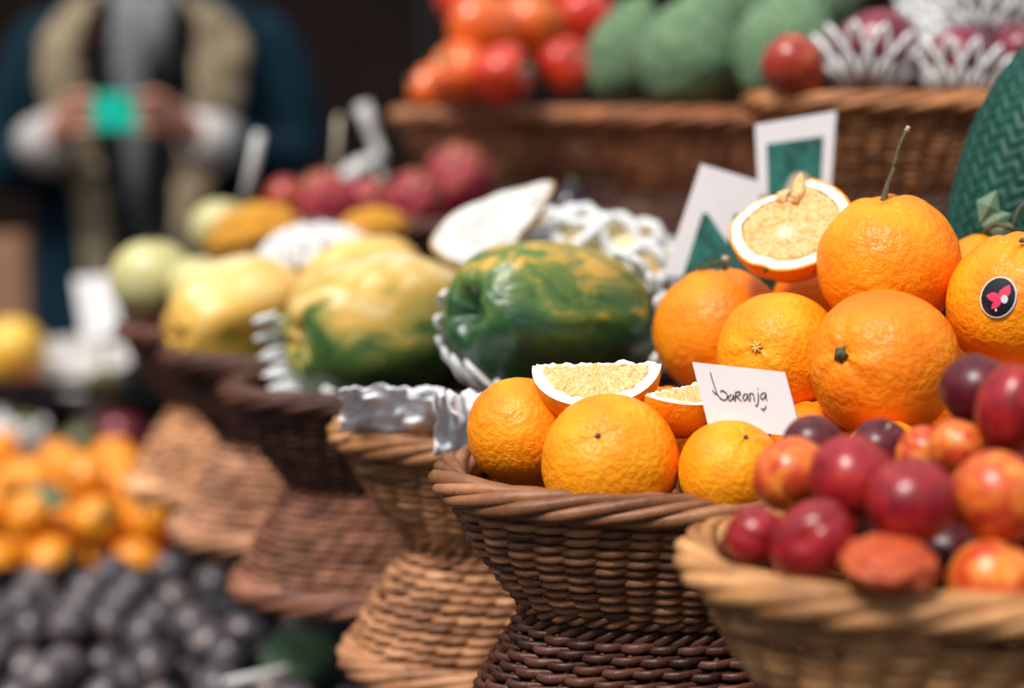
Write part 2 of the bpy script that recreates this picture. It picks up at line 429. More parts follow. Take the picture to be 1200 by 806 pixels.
# upper tier
row2 = [
 (1.50, 884, -.020, (.40, .165, .06), 'brown wicker basket on the upper tier holding mangoes in foam nets', 0),
 (1.80, 680, -.008, (.38, .14, .055), 'brown wicker basket on the upper tier holding big green pebbled fruits', 1),
 (2.10, 466, -.010, (.36, .155, .07), 'wicker basket on the upper tier holding glossy red peppers', 0),
]
up = []
low_lab = ['dark wicker basket turned upside down beneath the mango basket', 'dark wicker basket turned upside down beneath the green pebbled fruits basket', 'dark wicker basket turned upside down beneath the red pepper basket']
for i, (Y, lp, h, colr, lab, var) in enumerate(row2):
    x0 = W(lp, 130, Y).x; cx = x0+HW
    basket(lab, cx, Y, H-h-BH, colr, var=var)
    basket(low_lab[i], cx, Y, H-h-2*BH+.001, (.105, .048, .03), flip=True, var=1-var)
    up.append((cx, Y, H-h))

# ------------------------------------------------------------------ setting
def struct(name, me, **k): return tag(obj(name, me, **k), kind='structure')
struct('floor', bevel_box('floor', (6, 5, .05), M['floor'], .01), loc=(0, 3.5, -.05))
wm = MB()
for i in range(40): wm.box((-5.85+i*.30, 0, 1.8), (.146, .04, 1.8))
struct('wall_back', wm.mesh('wall_back', M['back_wood'], False), loc=(0, 6.2, 0))
# staging that carries the baskets: two stepped benches following the row
TZ = .64
def bench(name, label, pts, ztop, th, mat):
    v = [(x, y, ztop-th) for x, y in pts]+[(x, y, ztop) for x, y in pts]; n = len(pts)
    f = [tuple(range(n-1, -1, -1)), tuple(range(n, 2*n))]+[(i, (i+1) % n, n+(i+1) % n, n+i) for i in range(n)]
    t = thing(name, label, 'bench', (0, 0, 0)); mb = MB(); mb.add(v, f); obj('top_board', mb.mesh(name, mat, False), t)
    for (x, y) in pts:
        cx = sum(p[0] for p in pts)/n; cy = sum(p[1] for p in pts)/n
        x2 = x+(cx-x)*.12; y2 = y+(.03 if cy > y else -.03)
        zb_ = TZ if x2 < -.09 and y2 > 1.3 else 0
        obj('leg', bevel_box('leg', (.025, .025, (ztop-th-zb_)/2), mat, .003), t, (x2, y2, (ztop-th+zb_)/2))
    return t
def edge(Y, o): return rowx(Y)+o
bench('display_bench', 'dark wooden bench under the lower row of wicker baskets', [(edge(.62, .085), .62), (edge(.62, .37), .62), (edge(2.02, .37), 2.07), (edge(2.02, .085), 2.07)], SHELF1-.0, .02, M['dark_wood'])
def e2(Y): return .215-.4835*(Y-1.5)
Z2 = min(u[2] for u in up)-2*BH+.001
bench('display_bench', 'dark wooden bench under the upper tier of baskets', [(e2(1.36)+.03, 1.36), (e2(1.36)+.55, 1.36), (e2(2.3)+.55, 2.25), (e2(2.3)+.06, 2.25)], Z2, .02, M['dark_wood'])

# ------------------------------------------------------------------ fruit meshes (unit size)
def orange_mesh(seed, stem_dimple=.06, ridges=.012):
    def fn(th, ph):
        r = 1-stem_dimple*math.exp(-(th/.22)**2)-.035*math.exp(-((PI-th)/.2)**2)
        r += ridges*math.exp(-((th-.35)/.3)**2)*(math.cos(5*ph+seed)+.6*math.cos(8*ph+2*seed))
        d = (math.sin(th)*math.cos(ph), math.sin(th)*math.sin(ph), math.cos(th))
        r += .03*nz(d, 1.2, seed)+.010*nz(d, 4, seed)
        return r*math.sin(th), r*math.cos(th)*.97
    return ball('orange', M['peel'], fn, 96, 64)
OM = [orange_mesh(1), orange_mesh(2, .09, .022), orange_mesh(3, .04, .008), orange_mesh(5, .12, .03)]
def stem_button():
    mb = MB(); V = []; F = []; n = 15
    for k in range(n):
        a = 2*PI*k/n; r = .085 if k % 3 else .13
        V.append((r*math.cos(a), r*math.sin(a), .925+.03*(k % 3 > 0)))
    V.append((0, 0, .975)); V.append((0, 0, .88))
    for k in range(n): F += [(k, (k+1) % n, n), ((k+1) % n, k, n+1)]
    mb.add(V, F); mb.tube([(0, 0, .93), (.003, 0, .985), (.006, .004, 1.0)], [.045, .04, .03], 8)
    return mb.mesh('stem_button', M['stem_green'])
STEM = stem_button()
def navel():
    mb = MB()
    for k in range(7):
        a = 2*PI*k/7
        mb.tube([(0, 0, .945), (.05*math.cos(a), .05*math.sin(a), .957), (.11*math.cos(a+.2), .11*math.sin(a+.2), .948)], [.025, .022, .008], 6)
    return mb.mesh('navel', M['navel'])
NAV = navel()
def dotm():
    mb = MB(); mb.tube([(0, 0, .92), (0, 0, .965)], [.05, .03], 8); return mb.mesh('stem_scar', M['twig'])
DOT = dotm()

def relax(items, it=300, tight=.985, lock=()):
    """items: list of dict px,py,r,Y ; moves fruits only along the line of sight so that none interpenetrate"""
    for q in items: q['Y0'] = q['Y']
    for _ in range(it):
        mv = False
        for i, a in enumerate(items):
            pa = W(a['px'], a['py'], a['Y']); ra = a['r']*depth(pa)/FPX
            for b in items[i+1:]:
                pb = W(b['px'], b['py'], b['Y']); rb_ = b['r']*depth(pb)/FPX
                d = (pa-pb).length; need = (ra+rb_)*tight
                if d < need:
                    s = 1 if (b['Y'], b['py']) > (a['Y'], a['py']) or b['Y'] > a['Y'] else -1
                    if b['Y'] == a['Y']: s = 1 if b['py'] < a['py'] else -1
                    k = (need-d)*.35
                    if not b.get('lock'): b['Y'] += s*k
                    if not a.get('lock'): a['Y'] -= s*k
                    mv = True; pa = W(a['px'], a['py'], a['Y'])
        if not mv: break
    for q in items:
        q['p'] = W(q['px'], q['py'], q['Y']); q['R'] = q['r']*depth(q['p'])/FPX
    return items

def O(px, py, r, Y, axis, label, end='button', tint=(1, 1, 1), m=0, spin=0, **k):
    return dict(px=px, py=py, r=r, Y=Y, axis=axis, label=label, end=end, tint=tint, m=m, spin=spin, **k)
oranges = [
 O(613, 506, 66, 1.00, (-.2, -.9, -.3), 'orange at the left corner of the orange basket, beside the crumpled white paper', None, (1, 1.0, 1), 2),
 O(715, 541, 81, .945, (-.22, .42, .80), 'orange at the front of the basket directly below the half moon slice', 'dot', (1.02, 1.12, 1), 2, lock=True),
 O(857, 553, 62, .925, (.2, .72, .6), 'orange at the basket front just below the handwritten card', 'dot', (1.0, 1.12, 1), 0, lock=True),
 O(1036, 427, 88, .955, (-.74, .15, .65), 'large deep orange with a dark green stem button facing left, right of the card', 'button', (.97, .78, 1), 0, lock=True),
 O(1041, 310, 84, 1.005, (-.1, .92, .22), 'large orange with a long upright twig, topmost in the pile', 'twig', (1, .98, 1), 1),
 O(913, 415, 73, 1.0, (-.5, .12, .84), 'orange with its pale navel end facing out, behind the handwritten card', 'navel', (1, 1.08, 1), 2),
 O(842, 388, 77, 1.07, (-.02, .97, .1), 'orange with a dark twig lying on top, left of the pile below the cut half', 'branch', (.96, .88, .9), 1),
 O(1196, 356, 86, 1.0, (-.1, .88, .42), 'orange with an oval black and pink sticker, at the right edge', 'sticker', (1, .98, 1), 3),
 O(1152, 322, 48, 1.09, (.2, .95, .1), 'small orange behind the stickered one, topped with a pale green leaf and curly stem', 'calyx', (1, .98, 1), 1),
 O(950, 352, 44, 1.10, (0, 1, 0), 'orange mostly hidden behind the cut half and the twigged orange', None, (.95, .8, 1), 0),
 O(1038, 545, 54, .935, (0, .9, .4), 'orange just showing its top behind the nectarines, under the large deep orange', None, (1, 1.05, 1), 2),
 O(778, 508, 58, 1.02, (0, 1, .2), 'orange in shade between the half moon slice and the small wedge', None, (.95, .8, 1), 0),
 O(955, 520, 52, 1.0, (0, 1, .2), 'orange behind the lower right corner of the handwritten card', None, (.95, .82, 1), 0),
]
fill_oranges = [O(660, 560, 60, 1.05, (0, 1, 0), '', None), O(1120, 470, 70, 1.04, (0, 1, 0), '', None, (1, .9, 1)), O(1100, 560, 60, 1.0, (0, 1, 0), '', None),
 O(880, 500, 58, 1.06, (0, 1, 0), '', None), O(1010, 530, 60, 1.04, (0, 1, 0), '', None), O(1190, 520, 62, .99, (0, 1, 0), '', None), O(950, 450, 50, 1.08, (0, 1, 0), '', None)]
relax(oranges+fill_oranges)
def sphere_patch(pts2, R, ctr, name, mat, lift):
    """flat outline pts2 (tangent coords) wrapped onto the unit-R ball around direction ctr"""
    c = Vector(ctr).normalized(); u = c.cross(Vector((0, 0, 1))).normalized(); v = u.cross(c).normalized()
    mb = MB(); cx = sum(p[0] for p in pts2)/len(pts2); cy = sum(p[1] for p in pts2)/len(pts2); V = []; n = len(pts2)
    for s in (0, .33, .66, 1):
        for (x, y) in pts2:
            d = (c + u*(cx+(x-cx)*s) + v*(cy+(y-cy)*s)).normalized()*(R+lift); V.append(d)
            if s == 0: break
    F = [(0, 1+k, 1+(k+1) % n) for k in range(n)]
    for q in range(2):
        for k in range(n): a = 1+q*n; F.append((a+k, a+n+k, a+n+(k+1) % n, a+(k+1) % n))
    mb.add(V, F); me = mb.mesh(name, mat)
    return me
for q in oranges+fill_oranges:
    hidden = q in fill_oranges
    o = obj('orange', OM[q['m']], loc=q['p'], rot=zq(cv(*q['axis']), q['spin']), scale=q['R']); o.color = (*q['tint'], 1)
    if hidden:
        tag(o, 'orange buried deep in the orange heap, hardly showing', 'orange', 'oranges buried inside the basket heap')
    else: tag(o, q['label'], 'orange')
    q['o'] = o; Rr = q['R']
    e = q['end']
    if e == 'button': obj('stem_button', STEM, o)
    if e == 'navel': obj('navel', NAV, o)
    if e == 'dot': obj('stem_scar', DOT, o)
    qi = zq(cv(*q['axis']), q['spin']).inverted()
    def loc_px(px, py, toward=0.0):      # a point near the fruit, in the fruit's own coordinates
        p = W(px, py, q['Y']-toward); return (qi @ (p-q['p']))/Rr
    if e == 'twig':
        pts = [(1031, 247, 0), (1036, 232, 0), (1041, 214, 0), (1048, 196, 0), (1052, 178, 0), (1058, 162, 0), (1064, 150, 0)]
        mb = MB(); mb.tube([loc_px(*p) for p in pts], [.065, .048, .036, .034, .028, .028, .032], 8)
        mb.tube([loc_px(1048, 196, 0), loc_px(1050, 188, .003)], [.03, .015], 6); mb.tube([loc_px(1056, 170, 0), loc_px(1053, 166, .0)], [.03, .015], 6)
        tw = obj('twig', mb.mesh('twig', M['twig']), o)
        mb = MB(); mb.tube([loc_px(1062, 154), loc_px(1065, 148)], [.036, .03], 7); obj('cut_tip', mb.mesh('cut_tip', M['twig_tip']), tw)
    if e == 'branch':
        mb = MB(); mb.tube([loc_px(850, 318), loc_px(849, 308), loc_px(850, 302)], [.05, .035, .045], 7)
        mb.tube([loc_px(850, 305), loc_px(838, 309), loc_px(824, 313), loc_px(812, 319), loc_px(803, 323)], [.03, .034, .036, .04, .035], 7)
        for x, y in ((834, 310), (822, 313), (812, 318)): mb.tube([loc_px(x, y), loc_px(x-1, y-7)], [.024, .02], 6)
        tw = obj('twig', mb.mesh('twig', M['stem_green']), o)
        mb = MB(); mb.tube([loc_px(850, 306), loc_px(850.5, 300)], [.05, .055], 7); obj('cut_tip', mb.mesh('cut_tip', M['twig_tip']), tw)
    if e == 'calyx':
        mb = MB()
        for (a, b_) in (((1148, 262), (1168, 222)), ((1150, 266), (1185, 250)), ((1158, 270), (1192, 268))):
            A = loc_px(*a); B_ = loc_px(*b_); md = (A+B_)/2; sd = Vector(B_-A).cross(qi @ (-FWD)).normalized()*.32
            up_ = (qi @ (-FWD))*.12
            mb.add([A, md+sd, B_, md-sd, md+up_, md-up_*.6], [(0, 1, 4), (1, 2, 4), (2, 3, 4), (3, 0, 4), (1, 0, 5), (2, 1, 5), (3, 2, 5), (0, 3, 5)])
        obj('leaf', mb.mesh('leaf', M['calyx'], False), o)
        mb = MB(); mb.tube([loc_px(1153, 276), loc_px(1157, 268, .004), loc_px(1168, 262, .012), loc_px(1180, 266, .015), loc_px(1192, 270, .015)], [.09, .07, .06, .06, .06], 7)
        mb.tube([loc_px(1190, 274, .012), loc_px(1189, 258, .015), loc_px(1194, 244, .015), loc_px(1204, 236, .01)], [.05, .05, .045, .04], 7)
        obj('twig', mb.mesh('twig', M['twig']), o)
    if e == 'sticker':
        obj('stem_button', DOT, o)
        # sticker direction
        dx, dy = (1149-q['px'])/q['r'], -(350-q['py'])/q['r']
        cdir = qi @ cv(dx, dy, math.sqrt(max(0, 1-dx*dx-dy*dy)))
        # basis on the ball: want screen-up aligned
        upv = qi @ UP
        def patch(pts, name, mat, lift, par):
            c = cdir.normalized(); v = (upv-c*upv.dot(c)).normalized(); u = v.cross(c)
            n = len(pts); mx = sum(p[0] for p in pts)/n; my = sum(p[1] for p in pts)/n; V = []
            for s in (0, .33, .66, 1):
                for (x, y) in pts:
                    d = (c+u*(mx+(x-mx)*s)+v*(my+(y-my)*s)).normalized()*(.995+lift); V.append(d)
                    if s == 0: break
            F = [(0, 1+k, 1+(k+1) % n) for k in range(n)]
            for w_ in range(2):
                for k in range(n): a = 1+w_*n; F.append((a+k, a+n+k, a+n+(k+1) % n, a+(k+1) % n))
            mb = MB(); mb.add(V, F); me = mb.mesh(name, mat); return obj(name, me, par)
        ell = lambda cx, cy, a, b, r=0, n=24: [(cx+a*math.cos(t)*math.cos(r)-b*math.sin(t)*math.sin(r), cy+a*math.cos(t)*math.sin(r)+b*math.sin(t)*math.cos(r)) for t in [2*PI*k/n for k in range(n)]]
        st = patch(ell(0, 0, .245, .285, -.3), 'sticker', M['silver'], .018, o)
        patch(ell(0, 0, .225, .265, -.3), 'sticker_field', M['black'], .021, st)
        def petal(a, l, w, cx=.06, cy=-.02):
            pts = []
            for k in range(17):
                t = k/16; pts.append((t*l, w*math.sin(PI*t)))
            for k in range(15, 0, -1):
                t = k/16; pts.append((t*l, -w*math.sin(PI*t)))
            return [(cx+x*math.cos(a)-y*math.sin(a), cy+x*math.sin(a)+y*math.cos(a)) for x, y in pts]
        for a, l, w in ((2.95, .22, .06), (3.9, .2, .045), (1.1, .2, .06), (1.75, .12, .035)): patch(petal(a, l, w), 'printed_petal', M['pink'], .024, st)
        patch(ell(.09, -.03, .045, .055), 'printed_heart', M['silver'], .026, st)
        patch(ell(-.02, -.17, .014, .02), 'printed_dot', M['silver'], .026, st)
OR = {q['label']: q for q in oranges}

# ------------------------------------------------------------------ cut oranges
def half_orange(label, loc, R, normal, spin, notch=.0, name='orange_half'):
    """normal = direction the cut face looks"""
    t = thing(name, label, 'orange', loc, rot=zq(normal, spin)); t.scale = (R, R, R)
    n = 96
    def rad(a):
        a = a % (2*PI); r = 1+.015*math.sin(3*a+1)-.05*math.exp(-((a-4.6)/.15)**2)
        a0 = 1.72
        if a > a0-.10: r -= notch*min(1, (a-a0+.10)/.16)*max(0, 1-(a-a0)/1.7)**.8 if a < a0+1.7 else 0
        return r
    V = []; F = []; m = 20
    for i in range(m+1):
        th = PI/2*i/m
        for k in range(n):
            a = 2*PI*k/n; r = rad(a) if th < .2 else 1+(rad(a)-1)*math.cos(th)
            V.append((r*math.cos(th)*math.cos(a), r*math.cos(th)*math.sin(a), -math.sin(th)*.92))
    for i in range(m):
        for k in range(n): F.append((i*n+k, (i+1)*n+k, (i+1)*n+(k+1) % n, i*n+(k+1) % n))
    mb = MB(); mb.add(V, F); p = obj('peel', mb.mesh('peel', M['peel']), t); p.color = (1, .95, 1, 1)
    V2 = []; F2 = []
    for i, (s_, z_) in enumerate(((1.0, 0), (.985, .010), (.955, .004), (.95, -.03))):
        for k in range(n): a = 2*PI*k/n; V2.append((rad(a)*s_*math.cos(a), rad(a)*s_*math.sin(a), z_))
    for i in range(3):
        for k in range(n): F2.append((i*n+k, i*n+(k+1) % n, (i+1)*n+(k+1) % n, (i+1)*n+k))
    mb = MB(); mb.add(V2, F2); p2_ = obj('peel_edge', mb.mesh('peel_edge', M['peel']), t)
    def ringface(r0, r1, zf, steps, mat, nm, notched=True):
        V = []; F = []
        for i in range(steps+1):
            s = r0+(r1-r0)*i/steps
            for k in range(n):
                a = 2*PI*k/n; r = rad(a)*s
                if s < .9: r = r*(1-.0)+0
                x, y = r*math.cos(a), r*math.sin(a); V.append((x, y, zf(x, y, s, a)))
        for i in range(steps):
            for k in range(n): F.append((i*n+k, i*n+(k+1) % n, (i+1)*n+(k+1) % n, (i+1)*n+k))
        mb = MB(); mb.add(V, F); return obj(nm, mb.mesh(nm, mat), t)
    ringface(.80, .965, lambda x, y, s, a: .006+.012*nz((x, y, 0), 6, 1)*(1 if s < .98 else 0)-(.005 if s > .99 else 0), 5, M['pith'], 'pith')
    ringface(.0, .83, lambda x, y, s, a: .0+.07*nz((x, y, 0), 4, 2)+.05*nz((x, y, 0), 12, 4)-.03*(s < .12)+(.012 if s < .78 else -.03), 26, M['pulp'], 'pulp')
    return t
hh = half_orange('halved orange with a torn heart shaped cut face, leaning on top of the orange pile', W(926, 261, 1.072), .0392, cv(-.26, .60, .75), -.20, .46)
mb = MB(); mb.tube([(-.05, -.985, -.03), (-.04, -1.02, -.06)], [.05, .03], 8)
st = obj('stem_button', mb.mesh('stem_button', M['stem_green']), hh)
# torn flap of membrane by the notch
mb = MB(); mb.tube([(-.10, .40, .02), (-.08, .62, .07), (-.14, .82, .10), (-.18, 1.0, .08)], [.08, .12, .08, .03], 8, flat=.4); mb.tube([(-.3, .35, .0), (-.32, .5, .05), (-.25, .62, .04)], [.09, .10, .05], 8, flat=.5)
obj('torn_pulp', mb.mesh('torn_pulp', M['pulp']), hh)

def wedge(label, loc, R, axis, w1, ang, seed=1):
    """sector of an orange: two cut half-discs meeting along axis; w1 = direction of first face's rim middle"""
    ax = Vector(axis).normalized(); w = Vector(w1); w = (w-ax*w.dot(ax)).normalized(); b = ax.cross(w)
    rot = Matrix((ax, w, b)).transposed().to_quaternion()       # local x=axis, y=w1, z
    t = thing('orange_wedge', label, 'orange', loc, rot=rot); t.scale = (R, R, R)
    nth = 48; nph = 16
    V = []; F = []
    for i in range(nth+1):
        th = PI*i/nth
        for j in range(nph+1):
            ph = ang*j/nph; V.append((math.cos(th), math.sin(th)*math.cos(ph), math.sin(th)*math.sin(ph)))
    for i in range(nth):
        for j in range(nph): F.append((i*(nph+1)+j, (i+1)*(nph+1)+j, (i+1)*(nph+1)+j+1, i*(nph+1)+j+1))
    mb = MB(); mb.add(V, F); p = obj('peel', mb.mesh('peel', M['peel']), t); p.color = (1, 1.02, 1, 1)
    def face(ph, nm_suffix):
        cph, sph = math.cos(ph), math.sin(ph); nrm = Vector((0, sph, -cph)) if ph == 0 else Vector((0, -sph, cph))
        if ph == 0: nrm = Vector((0, 0, -1))
        def grid(r0, r1, fz, mat, nm, steps):
            V = []; F = []
            for i in range(steps+1):
                s = r0+(r1-r0)*i/steps
                for k in range(nth+1):
                    th = PI*k/nth; x = math.cos(th)*s; y = math.sin(th)*s
                    z = fz(x, y, s); top = .05*nz((x*6, seed, 0), 1, 3)*max(0, 1-y*5)
                    y2 = y+top-.03*(1 if y < .02 else 0)*0
                    V.append(Vector((x, y2*cph, y2*sph))+nrm*z)
            for i in range(steps):
                for k in range(nth): F.append((i*(nth+1)+k, i*(nth+1)+k+1, (i+1)*(nth+1)+k+1, (i+1)*(nth+1)+k))
            mb = MB(); mb.add(V, F); return mb
        g = grid(.80, 1.0, lambda x, y, s: .004+.01*nz((x, y, ph), 7, 2)*(s < .98), None, 'pith', 5)
        obj('pith', g.mesh('pith', M['pith']), t)
        g = grid(.0, .83, lambda x, y, s: .012+.06*nz((x, y, ph), 5, seed)+.045*nz((x, y, ph), 14, seed)-(.03 if s > .8 else 0), None, 'pulp', 24)
        obj('pulp', g.mesh('pulp', M['pulp']), t)
    face(0, ''); face(ang, '')
    # ragged white core along the top edge
    mb = MB(); pts = []; rr = []
    for k in range(30):
        x = -.93+1.86*k/29; pts.append((x, .0+.06*nz((x*5, 0, 0), 1, 8), .01+.05*nz((x*7, 1, 0), 1, 9))); rr.append(.025+.07*abs(nz((x*11, 2, 0), 1, 5)))
    mb.tube(pts, rr, 7); obj('core', mb.mesh('core', M['pith']), t)
    return t
wedge('half moon orange slice with its juicy cut face forward, on the front oranges', W(699, 428, .985), .0378, cv(1, .02, .16), cv(0, -.58, .78), 1.35, 2)
w2 = wedge('small orange wedge with white pith on top, just left of the handwritten card', W(799, 455, .972), .0290, cv(.76, .12, -.60), cv(.35, -.30, .9), 1.6, 4)

# ------------------------------------------------------------------ handwritten card
Yc = .935
tl, tr, br = W(811, 424, Yc+.012), W(920, 436, Yc), W(936, 497, Yc-.008)
bl = tl+(br-tr)*1.02
card_n = (tr-tl).cross(bl-tl).normalized()
if card_n.dot(FWD) > 0: card_n = -card_n
ct = thing('name_card', 'white folded card with laranja handwritten in dark ink, standing among the oranges', 'card', (bl+br)/2)
def at_card(px, py, lift=.0004):
    a = (px-600)/FPX; b = (403-py)/FPX; d = FWD+RT*a+UP*b
    s = (tl-CAM).dot(card_n)/d.dot(card_n); return CAM+d*s+card_n*lift
loc0 = ct.location
def sheet(quad, mat, name, parent, th=.0006):
    a, b, c, d = [Vector(v) for v in quad]; n = (b-a).cross(d-a).normalized()*th; mb = MB()
    V = [a, b, c, d, a+n, b+n, c+n, d+n]
    mb.add([v-parent.location for v in V], [(0, 3, 2, 1), (4, 5, 6, 7), (0, 1, 5, 4), (1, 2, 6, 5), (2, 3, 7, 6), (3, 0, 4, 7)])
    return obj(name, mb.mesh(name, mat, False), parent)
sheet((tl, tr, br+(br-tr)*.25, bl+(br-tr)*.25), M['card'], 'front_panel', ct)
sheet((tr, tr+RT*.0015+FWD*.012-UP*.001, br+(br-tr)*.25+RT*.003+FWD*.014, br+(br-tr)*.25), M['card'], 'side_fold', ct)
strokes = [
 [(350, 243), (362, 290), (380, 345), (400, 405), (425, 442), (455, 458), (478, 448), (484, 422), (468, 396), (440, 380), (428, 392)],
 [(368, 380), (372, 390), (395, 412), (404, 412)],
 [(515, 412), (498, 420), (488, 442), (496, 460), (512, 458), (526, 438), (530, 412), (530, 440), (540, 464)],
 [(546, 396), (544, 430), (544, 462)], [(546, 398), (570, 388), (585, 400), (576, 416), (550, 428), (570, 444), (592, 464)],
 [(632, 406), (612, 414), (602, 438), (612, 460), (628, 452), (640, 430), (642, 406), (642, 440), (652, 464)],
 [(660, 464), (660, 430), (656, 408), (672, 402), (686, 414), (690, 440), (694, 466)],
 [(719, 366), (721, 374)],
 [(722, 402), (725, 440), (722, 480), (712, 504), (699, 496)],
 [(784, 404), (764, 398), (746, 412), (741, 436), (754, 452), (772, 440), (784, 404), (784, 440), (794, 462)],
 [(784, 500), (780, 520), (762, 530), (744, 521), (760, 529), (770, 547)]]
mb = MB()
for s in strokes:
    P = np.array([[780+x/6.667, 400+y/6.667] for x, y in s]); k = np.linspace(0, len(P)-1, len(P)*4)
    xs = np.interp(k, range(len(P)), P[:, 0]); ys = np.interp(k, range(len(P)), P[:, 1])
    mb.tube([at_card(x, y, .0006)-loc0 for x, y in zip(xs, ys)], .00026, 6)
obj('handwriting', mb.mesh('handwriting', M['ink']), ct)

# ------------------------------------------------------------------ nectarines
def nect_mesh(seed, cleft=.07, sx=1.0):
    def fn(th, ph):
        r = 1-.14*math.exp(-(th/.28)**2)-.03*math.exp(-((PI-th)/.2)**2)
        d = abs((ph+PI) % (2*PI)-PI); r -= cleft*math.exp(-(d/.18)**2)*math.sin(th)**.6
        v = (math.sin(th)*math.cos(ph), math.sin(th)*math.sin(ph), math.cos(th)); r += .03*nz(v, 1.3, seed)
        return r*math.sin(th), r*math.cos(th)*.95
    return fn
NM = {k: [ball('nectarine', M[k], nect_mesh(s)) for s in (1, 4)] for k in ('nect_red', 'nect_dark', 'nect_orange')}
def wrinkled(th, ph):
    v = (math.sin(th)*math.cos(ph), math.sin(th)*math.sin(ph), math.cos(th)); r = 1-.25*math.exp(-(th/.4)**2)+.12*nz(v, 2.5, 2)+.06*nz(v, 7, 3)
    return r*math.sin(th), r*math.cos(th)*.55
NM['nect_dull'] = [ball('nectarine', M['nect_dull'], wrinkled)]
def NQ(px, py, r, Y, mat, axis, label, sc=(1, 1, 1), m=0, spin=0, stem=False): return dict(px=px, py=py, r=r, Y=Y, mat=mat, axis=axis, label=label, sc=sc, m=m, spin=spin, stem=stem)
nects = [
 NQ(927, 556, 46, .80, 'nect_orange', (-.5, .8, -.2), 'mottled tan and red nectarine at the upper left of the nectarine heap'),
 NQ(1000, 562, 54, .775, 'nect_red', (.6, .7, .2), 'shiny crimson nectarine left of centre, beside the mottled tan one', m=1, spin=2),
 NQ(1068, 587, 54, .755, 'nect_red', (-.3, .8, .3), 'broad wine red nectarine in the middle of the heap', spin=2.5),
 NQ(1168, 582, 56, .755, 'nect_orange', (.7, .6, -.3), 'large orange and red nectarine against the right edge', m=1, spin=1),
 NQ(884, 628, 36, .765, 'nect_red', (-.8, .3, .2), 'small pink red nectarine at the left corner of the basket', m=1),
 NQ(952, 634, 47, .745, 'nect_red', (-.4, .1, .9), 'glossy cherry red nectarine lying on the front left rim', (1.15, .95, 1), spin=.8),
 NQ(1042, 660, 50, .735, 'nect_dull', (.1, .95, .2), 'flat wrinkled dull orange nectarine at the middle of the front rim', (1.3, 1.1, 1.05)),
 NQ(1162, 683, 52, .735, 'nect_orange', (.2, .4, -.8), 'yellowish red nectarine low at the front right rim', spin=2),
 NQ(1146, 457, 45, .835, 'nect_dark', (.3, .9, .2), 'very dark purple nectarine high at the right, topmost of the heap', m=1),
 NQ(1188, 478, 46, .79, 'nect_red', (.2, .9, .1), 'tall deep red nectarine at the right edge in front of the darkest one', (.95, .95, 1.25), spin=2),
 NQ(952, 520, 36, .85, 'nect_dark', (-.2, .9, .3), 'small dark nectarine behind the mottled tan one'),
 NQ(1032, 525, 36, .84, 'nect_dark', (.1, .75, .62), 'dark nectarine with its stem hollow facing up, behind the crimson ones', m=1, stem=True),
 NQ(1082, 532, 34, .82, 'nect_orange', (-.8, .4, .1), 'peachy orange nectarine behind the broad wine red one'),
 NQ(1122, 524, 34, .815, 'nect_orange', (.5, .8, -.3), 'pale pink sheened nectarine between the dark top one and the orange one', m=1, spin=2),
 NQ(1215, 620, 44, .80, 'nect_red', (.5, .8, -.3), 'red nectarine cut by the right edge of the picture', m=1, spin=2),
]
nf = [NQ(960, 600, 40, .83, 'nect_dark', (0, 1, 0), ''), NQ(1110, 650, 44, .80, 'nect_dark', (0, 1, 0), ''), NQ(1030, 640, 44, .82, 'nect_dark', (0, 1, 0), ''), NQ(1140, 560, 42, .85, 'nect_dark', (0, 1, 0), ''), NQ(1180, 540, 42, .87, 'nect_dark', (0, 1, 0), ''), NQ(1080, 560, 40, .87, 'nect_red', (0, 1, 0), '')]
relax(nects+nf)
for q in nects+nf:
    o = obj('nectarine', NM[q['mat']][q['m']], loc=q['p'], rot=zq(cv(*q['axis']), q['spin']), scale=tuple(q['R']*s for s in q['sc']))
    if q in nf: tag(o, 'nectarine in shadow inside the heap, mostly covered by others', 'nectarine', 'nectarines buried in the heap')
    else: tag(o, q['label'], 'nectarine')
    if q['stem']:
        mb = MB(); mb.tube([(0, 0, .78), (.02, 0, .9), (.05, .02, 1.02)], [.06, .045, .05], 7); obj('stem', mb.mesh('stem', M['twig_tip']), o)

# ------------------------------------------------------------------ papayas and foam nets
def papaya_fn(seed, lob=.045, pucker=.30, asp=1.45):
    def fn(th, ph):
        z = math.cos(th); s = math.sin(th)
        r = s**.85*(1+.10*z)                        # fuller towards +z
        r *= 1+lob*(.4+.6*abs(z))*math.cos(5*ph+seed)
        r *= 1+.03*nz((math.cos(ph), math.sin(ph), z*1.5), 1.5, seed)
        zz = z*asp
        e = math.exp(-(th/.38)**2); zz -= pucker*math.exp(-(th/.16)**2)+.04*e*math.cos(5*ph+seed)
        return r, zz
    return fn
def papaya_mesh(mat, seed, topdir, **k):
    f = papaya_fn(seed, **k)
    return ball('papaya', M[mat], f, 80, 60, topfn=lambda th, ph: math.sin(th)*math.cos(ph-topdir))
def papaya_obj(label, loc, R, axis, mat, seed, topdir, spin=0, sc=(1, 1, 1), **k):
    o = obj('papaya', papaya_mesh(mat, seed, topdir, **k), loc=loc, rot=zq(axis, spin), scale=(R*sc[0], R*sc[1], R*sc[2]))
    tag(o, label, 'papaya'); return o
